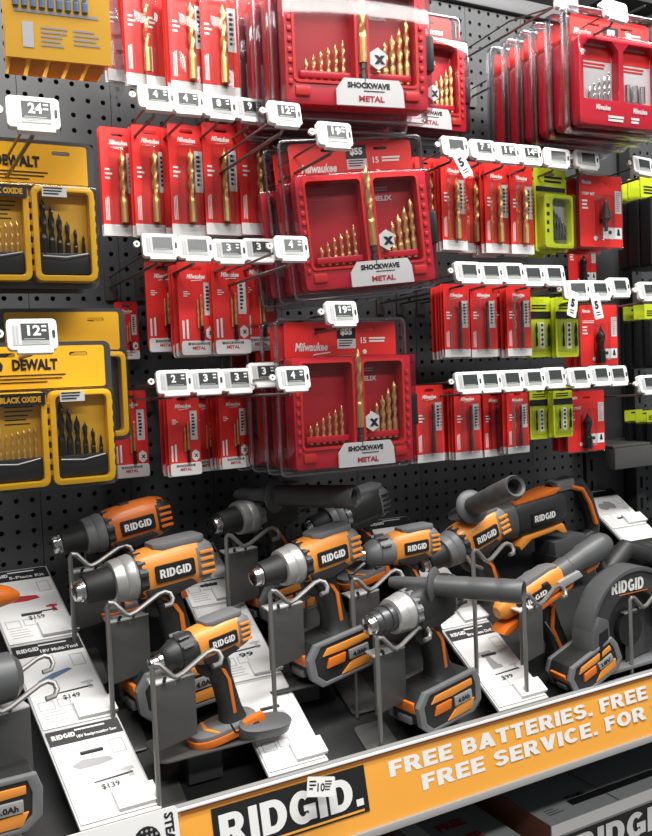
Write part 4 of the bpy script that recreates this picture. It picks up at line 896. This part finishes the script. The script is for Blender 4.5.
# reciprocating saw: long dark body with a D handle
def recip():
    o = bpy.data.objects.new('reciprocating_saw', None); col.objects.link(o); tag(o, 'dark reciprocating saw with orange D handle at the back right', 'saw', 'power tools on the display shelf')
    o.matrix_world = frame((468, 533), (597, 496), 1.33, .36); o.empty_display_size = .02
    MB().loft([((x, 0, z), (0, a, 0), (0, 0, b)) for x, a, b, z in [(0, .020, .022, 0), (-.02, .026, .030, 0), (-.07, .030, .036, .002), (-.11, .032, .038, .002)]], 24, .75).build('gear_boot', 'handle_grey', o)
    MB().loft([((x, 0, z), (0, a, 0), (0, 0, b)) for x, a, b, z in [(-.105, .033, .037, .002), (-.12, .034, .039, .002), (-.22, .033, .037, .004), (-.24, .028, .030, .006)]], 24, .7).build('motor_housing', 'tool_dark', o)
    MB().prism([(-.105, .034), (-.215, .036), (-.235, .046), (-.215, .048), (-.15, .041), (-.11, .040)], (-.026, .026)).build('top_shell', 'orange', o, .003)
    MB().prism([(-.115, -.030), (-.225, -.026), (-.235, -.048), (-.22, -.046), (-.205, -.036), (-.135, -.040), (-.105, -.056), (-.10, -.046)], (-.030, .030)).build('lower_shell', 'orange_light', o, .003)
    MB().tube([(-.225, 0, .038), (-.27, 0, .046), (-.305, 0, .036), (-.325, 0, .002), (-.338, 0, -.045), (-.335, 0, -.075), (-.30, 0, -.088), (-.255, 0, -.075)], .0165, 14).build('d_handle', 'tool_dark', o)
    MB().tube([(-.268, .015, .040), (-.300, .016, .028), (-.318, .016, -.004), (-.332, .016, -.052)], .0055, 8).build('handle_stripe', 'orange', o)
    MB().box((-.255, 0, .046), (.050, .036, .022)).build('rear_block', 'tool_grey', o, .004)
    MB().box((-.24, 0, -.075), (.09, .060, .03)).build('battery_rail', 'handle_grey', o, .004)
    MB().box((-.245, 0, -.110), (.11, .072, .045)).build('battery', 'tool_dark', o, .005)
    b = MB().prism(rrect(-.205, -.135, -.014, .014, .003), (.030, .0362)).build('badge', 'black', o, .001)
    mb = MB(); block(mb, 'RIDGID', 0, 0, .013, w_=.056, fn=SIDE(-.142, .0366, -.006)); mb.build('badge_lettering', 'white', b)
    MB().box((.02, 0, -.004), (.05, .012, .003)).build('blade_clamp', 'steel_dark', o, .001)
recip()
# angle grinder style tool with barrel body, striped grip and its own pack leaning at the front
def barrel_tool():
    o = bpy.data.objects.new('multi_tool', None); col.objects.link(o); tag(o, 'long barrel tool rising to the right with striped grip and leaning battery', 'power tool', 'power tools on the display shelf')
    o.matrix_world = frame((497, 613), (607, 541), 1.13, .27) @ M4.Diagonal((1, .8, .8, 1)); o.empty_display_size = .02
    MB().loft([((x, 0, z), (0, a, 0), (0, 0, b)) for x, a, b, z in [(0, .012, .013, 0), (-.008, .018, .020, 0), (-.05, .026, .028, 0), (-.12, .028, .030, 0), (-.14, .024, .026, 0)]], 24, .7).build('housing', 'orange_light', o)
    MB().lathe([(.135, .020), (.14, .0245), (.165, .0265), (.168, .024), (.20, .026), (.204, .0285), (.25, .0300), (.262, .026), (.27, .018)], (0, 0, 0), (-1, 0, 0), 24).build('head_barrel', 'handle_grey', o)
    MB().prism([(-.03, .018), (-.13, .018), (-.14, .026), (-.12, .034), (-.05, .034)], (-.018, .018)).build('top_pad', 'tool_grey', o, .003)
    MB().box((-.095, .029, .012), (.012, .008, .006)).build('lock_button', 'rubber', o, .001)
    MB().prism(rrect(-.105, -.030, -.013, .008, .003), (.022, .0305)).build('badge', 'black', o, .001)
    mb = MB(); block(mb, 'RIDGID', 0, 0, .011, w_=.055, fn=SIDE(-.038, .0309, -.008)); mb.build('badge_lettering', 'white', o)
    MB().prism([(-.12, .0), (-.17, -.004), (-.175, -.020), (-.125, -.018)], (.02, .034)).build('clamp', 'tool_silver', o, .002)
    MB().prism([(.0, -.028), (-.14, -.028), (-.16, -.020), (-.15, -.034), (.005, -.044), (.015, -.036)], (-.02, .026)).build('lower_shell', 'orange', o, .002)
    MB().box((-.215, 0, -.030), (.03, .02, .014)).build('trigger', 'orange', o, .003)
    MB().tube([(-.245, 0, -.018), (-.235, .02, -.07), (-.225, .02, -.11)], .005, 8).build('lever', 'handle_grey', o)
    # grip and pack in world space: grip drops to the pack that leans on the deck
    a, b = W(540, 603, 1.19), W(562, 655, 1.16)
    child(MB().loft([(a, (.024, 0, 0), (0, .02, 0)), (a.lerp(b, .4), (.020, 0, 0), (0, .018, 0)), (a.lerp(b, .8), (.021, 0, 0), (0, .018, 0)), (b, (.030, 0, 0), (0, .026, 0))], 18, .75), 'grip', 'tool_dark', o)
    child(MB().tube([W(536, 598, 1.168), W(553, 606, 1.166), W(552, 628, 1.155), W(562, 650, 1.145)], .0042, 7), 'grip_stripe', 'orange', o)
    child(MB().tube([W(545, 622, 1.15), W(552, 633, 1.14), W(556, 640, 1.14)], .0016, 5), 'tether_chain', 'steel', o)
    return o
barrel_tool()
def lean_pack():
    o = bpy.data.objects.new('battery_pack', None); col.objects.link(o); tag(o, 'orange and grey battery pack leaning at the front edge, right of the third strip', 'battery', 'power tools on the display shelf')
    p = W(583, 663, 1.095); o.matrix_world = M4.Translation(p) @ M4.Rotation(math.radians(180-4), 4, 'Z') @ M4.Rotation(math.radians(24), 4, 'Y') @ M4.Scale(.86, 4)
    battery(o, .032, 0, '18V')
lean_pack()
# circular saw
def circ_saw():
    o = thing('circular_saw', 'dark circular saw with white RIDGID lettering on its guard, right edge', 'saw', W(625, 640, 1.10), (0, 0, .02), 'power tools on the display shelf')
    R1, R0, c = .098, .062, (.0, .020)
    arc = lambda r, a0, a1, n=18: [(c[0]+r*math.cos(math.radians(a0+(a1-a0)*k/n)), c[1]+r*math.sin(math.radians(a0+(a1-a0)*k/n))) for k in range(n+1)]
    MB().prism(arc(R1, 205, -10)+list(reversed(arc(R0, 205, -10))), (-.020, .012)).build('blade_guard', 'saw_grey', o, .004)
    MB().prism(arc(R1+.002, 190, 60)+list(reversed(arc(R1-.005, 190, 60))), (-.024, .014)).build('guard_rim', 'handle_grey', o, .002)
    MB().prism([(-.100, -.022), (-.060, -.026), (-.066, .050), (-.086, .058), (-.102, .03)], (-.030, .014)).build('dust_port', 'handle_grey', o, .004)
    MB().prism([(-.090, -.006), (-.070, -.008), (-.072, .040), (-.088, .034)], (-.032, -.028)).build('port_opening', 'black', o)
    MB().lathe([(0, .072), (.0015, .072)], (c[0], .0, c[1]), (0, 1, 0), 40).build('blade', 'steel_dark', o)
    MB().lathe([(0, .026), (.012, .024)], (c[0], -.012, c[1]), (0, 1, 0), 24).build('blade_flange', 'rubber', o)
    MB().box((.01, .0, -.034), (.25, .05, .006)).build('shoe_plate', 'tool_grey', o, .002)
    MB().lathe([(0, .034), (.06, .034), (.07, .028)], (c[0]+.01, .015, c[1]+.01), (0, 1, 0), 24).build('motor', 'tool_dark', o)
    MB().tube([(-.01, .03, .10), (.04, .03, .135), (.10, .03, .115), (.13, .03, .06)], .016, 12).build('rear_handle', 'tool_dark', o)
    mb = MB(); block(mb, 'RIDGID', -.050, .084, .019, -.0208, w_=.070); mb.build('guard_lettering', 'white', o)
    flat(MB(), -.034, .030, .080, .0815, -.0208).build('guard_line', 'orange', o)
    o.scale = (1.15,)*3
circ_saw()
# lamp headed tool above the saw
o = thing('work_light', 'black work light with round clear lens above the circular saw', 'work light', W(621, 565, 1.17), None, 'power tools on the display shelf')
MB().loft([((x, y, z), (0, a, 0), (0, 0, b)) for x, y, z, a, b in [(-.048, -.006, .0, .022, .026), (-.03, 0, 0, .030, .034), (.02, 0, .004, .032, .036), (.10, 0, .008, .030, .032)]], 22, .75).build('lamp_body', 'rubber', o)
MB().lathe([(0, .020), (.004, .022), (.010, .021)], (-.046, -.010, 0), (-.85, -.5, 0), 22).build('lens_ring', 'tool_grey', o)
MB().lathe([(.009, .018), (.0145, .012), (.016, .002)], (-.046, -.010, 0), (-.85, -.5, 0), 22).build('lens', 'steel', o)
MB().box((.03, 0, -.045), (.05, .04, .05)).build('lamp_neck', 'tool_dark', o, .006)
MB().box((.03, 0, -.098), (.09, .06, .06)).build('lamp_base', 'tool_dark', o, .006)
MB().tube([(-.03, -.02, -.03), (.02, -.03, -.01), (.06, -.03, .012)], .004, 7).build('lamp_bail', 'wire', o)
# tools cut by the left edge
o = thing('drill_driver', 'dark tool cut by the left edge beside the first strip', 'power tool', W(-6, 690, 1.10), (0, 0, .2), 'power tools on the display shelf')
MB().lathe([(0, .020), (.01, .030), (.06, .032), (.075, .024)], (.030, 0, .012), (-1, 0, 0), 22).build('head', 'handle_grey', o)
MB().loft([((-.02, 0, -.01), (.022, 0, 0), (0, .02, 0)), ((-.025, 0, -.08), (.02, 0, 0), (0, .018, 0))], 18, .75).build('grip', 'tool_dark', o)
o = thing('battery_pack', 'orange battery cut by the left edge at the front', 'battery', W(-22, 802, 1.09), (0, 0, PI+.0), 'power tools on the display shelf'); battery(o, .032, 0)
o = thing('orbital_sander', 'orange nosed tool cut by the left edge beside the first strip top', 'power tool', W(-8, 596, 1.27), None, 'power tools on the display shelf')
MB().loft([((-.05, 0, 0), (0, .03, 0), (0, 0, .02)), ((.0, 0, 0), (0, .03, 0), (0, 0, .018)), ((.026, 0, -.002), (0, .02, 0), (0, 0, .010)), ((.036, 0, -.003), (0, .006, 0), (0, 0, .003))], 18, .8).build('nose', 'orange', o)
MB().box((-.045, 0, -.082), (.05, .045, .135)).build('body', 'tool_dark', o, .006)
# tether housing lying on the second strip
o = thing('tether_reel', 'dark oval tether housing lying on the second strip', 'tether', W(264, 727, 1.10), (.45, .10, .12))
MB().prism([(.042*math.copysign(abs(math.cos(PI*q/12))**.7, math.cos(PI*q/12)), .016*math.copysign(abs(math.sin(PI*q/12))**.8, math.sin(PI*q/12))) for q in range(24)], (-.006, .010), fn=lambda a, b, c: (a, c, b)).build('shell', 'handle_grey', o, .004)
MB().tube([(-.04, 0, .0), (-.05, -.004, .006), (-.06, -.002, .02)], .0016, 5).build('cable', 'rubber', o)

# ------------------------------------------------------------------ wire stands
def stand(label, px, py, Y, plate=True, base=True, two=True, k=1., tray=None):
    p = W(px, py, Y); zb = deckz(Y)
    o = thing('tool_stand', label, 'stand', (p.x, Y, zb), None, 'wire tool stands')
    h = p.z-zb
    q = [(.0, 0, h), (.003, .0, h+.004), (.009, -.001, h+.003), (.024, -.004, h-.014), (.030, -.004, h-.017), (.040, -.003, h-.014), (.076, .006, h+.003), (.086, .007, h+.005), (.093, .004, h+.002), (.095, -.001, h-.005), (.091, -.005, h-.011), (.080, -.007, h-.012)]
    q = [(a*k, b*k, c) for a, b, c in q]
    MB().tube([(0, 0, .001)]+[(0, 0, h*.5)]+q, .0036, 8).build('wire_hook', 'wire', o)
    if two: MB().tube([(.034, .020, h-.034), (.036, .050, h-.034)]+[(a+.012, b+.085, c+.006) for a, b, c in q[4:]], .0033, 8).build('wire_hook', 'wire', o)
    if plate:
        z1, z0 = h-.030, max(.01, h-.118)
        f = lambda x, y, z: (x, .012+y+x*.22, z)
        pl = MB().prism([(.001, z0), (.066*k, z0+.006), (.066*k, z1), (.001, z1)], (0, .003), fn=f).build('back_plate', 'plate_grey', o, .001)
        MB().prism([(.001, 0), (.066*k, 0), (.060*k, .030), (.004, .030)], (z1, z1+.003), fn=lambda a, b, c: (a, .012+c+a*.22, b), holes=[[(.020, -.0), (.024, -.0), (.026, .012), (.021, .010)][::1]] if False else ()).build('folded_lip', 'grey_light', pl, .0008)
        for xx in (.022, .044): MB().box((xx*k, .012+.004+xx*.22, z1+.0035), (.004, .016, .003), rz=-.4).build('lip_slot', 'black', pl)
    if tray:
        gp, ty = tray; tz = deckz(ty)+gp-zb-.004; cx = .085*k
        tr = MB().prism(rrect(cx-.075, cx+.070, ty-Y-.055, ty-Y+.028, .012), (tz, tz+.003), fn=lambda a, b, c: (a, c, b)).build('battery_tray', 'plate_grey', o, .001)
        MB().box((cx, ty-Y+.005, (tz+deckz(ty)-zb)/2), (.05, .04, max(.004, tz-(deckz(ty)-zb)))).build('tray_foot', 'upright', tr)
    if base:
        t = math.atan(SL); R = lambda a, b, c: (a, c*math.cos(t)-b*math.sin(t), c*math.sin(t)+b*math.cos(t))
        MB().prism(rrect(-.006, .050*k, .004, .085, .008), (.001, .004), fn=R).build('base_plate', 'plate_grey', o, .001)
    return o
stand('wire stand under the dark orange drill at the back left', 70, 557, 1.318)
stand('wire stand under the silver collared drill at middle left', 107, 606, 1.195)
stand('wire stand with grey plate under the front left impact driver', 152, 668, 1.07, tray=(.060, 1.14))
stand('wire stand under the dark drill with back side handle', 226, 538, 1.295)
stand('wire stand under the half hidden back drill', 303, 540, 1.33, plate=False)
stand('wire stand with grey plate under the centre drill', 270, 594, 1.135, tray=(.043, 1.22))
stand('wire stand with grey plate under the front hammer drill', 377, 641, 1.075)
stand('wire stand with grey plate under the grey nosed impact driver', 352, 582, 1.165)
stand('wire stand under the upward tilted drill', 473, 553, 1.13, plate=False, k=.9)
stand('wire stand under the long barrel tool', 524, 597, 1.075, k=.95)
stand('wire stand with grey plate at the right edge of the shelf', 630, 600, 1.075)
stand('wire stand cut by the left edge beside the first strip', -26, 702, 1.08)
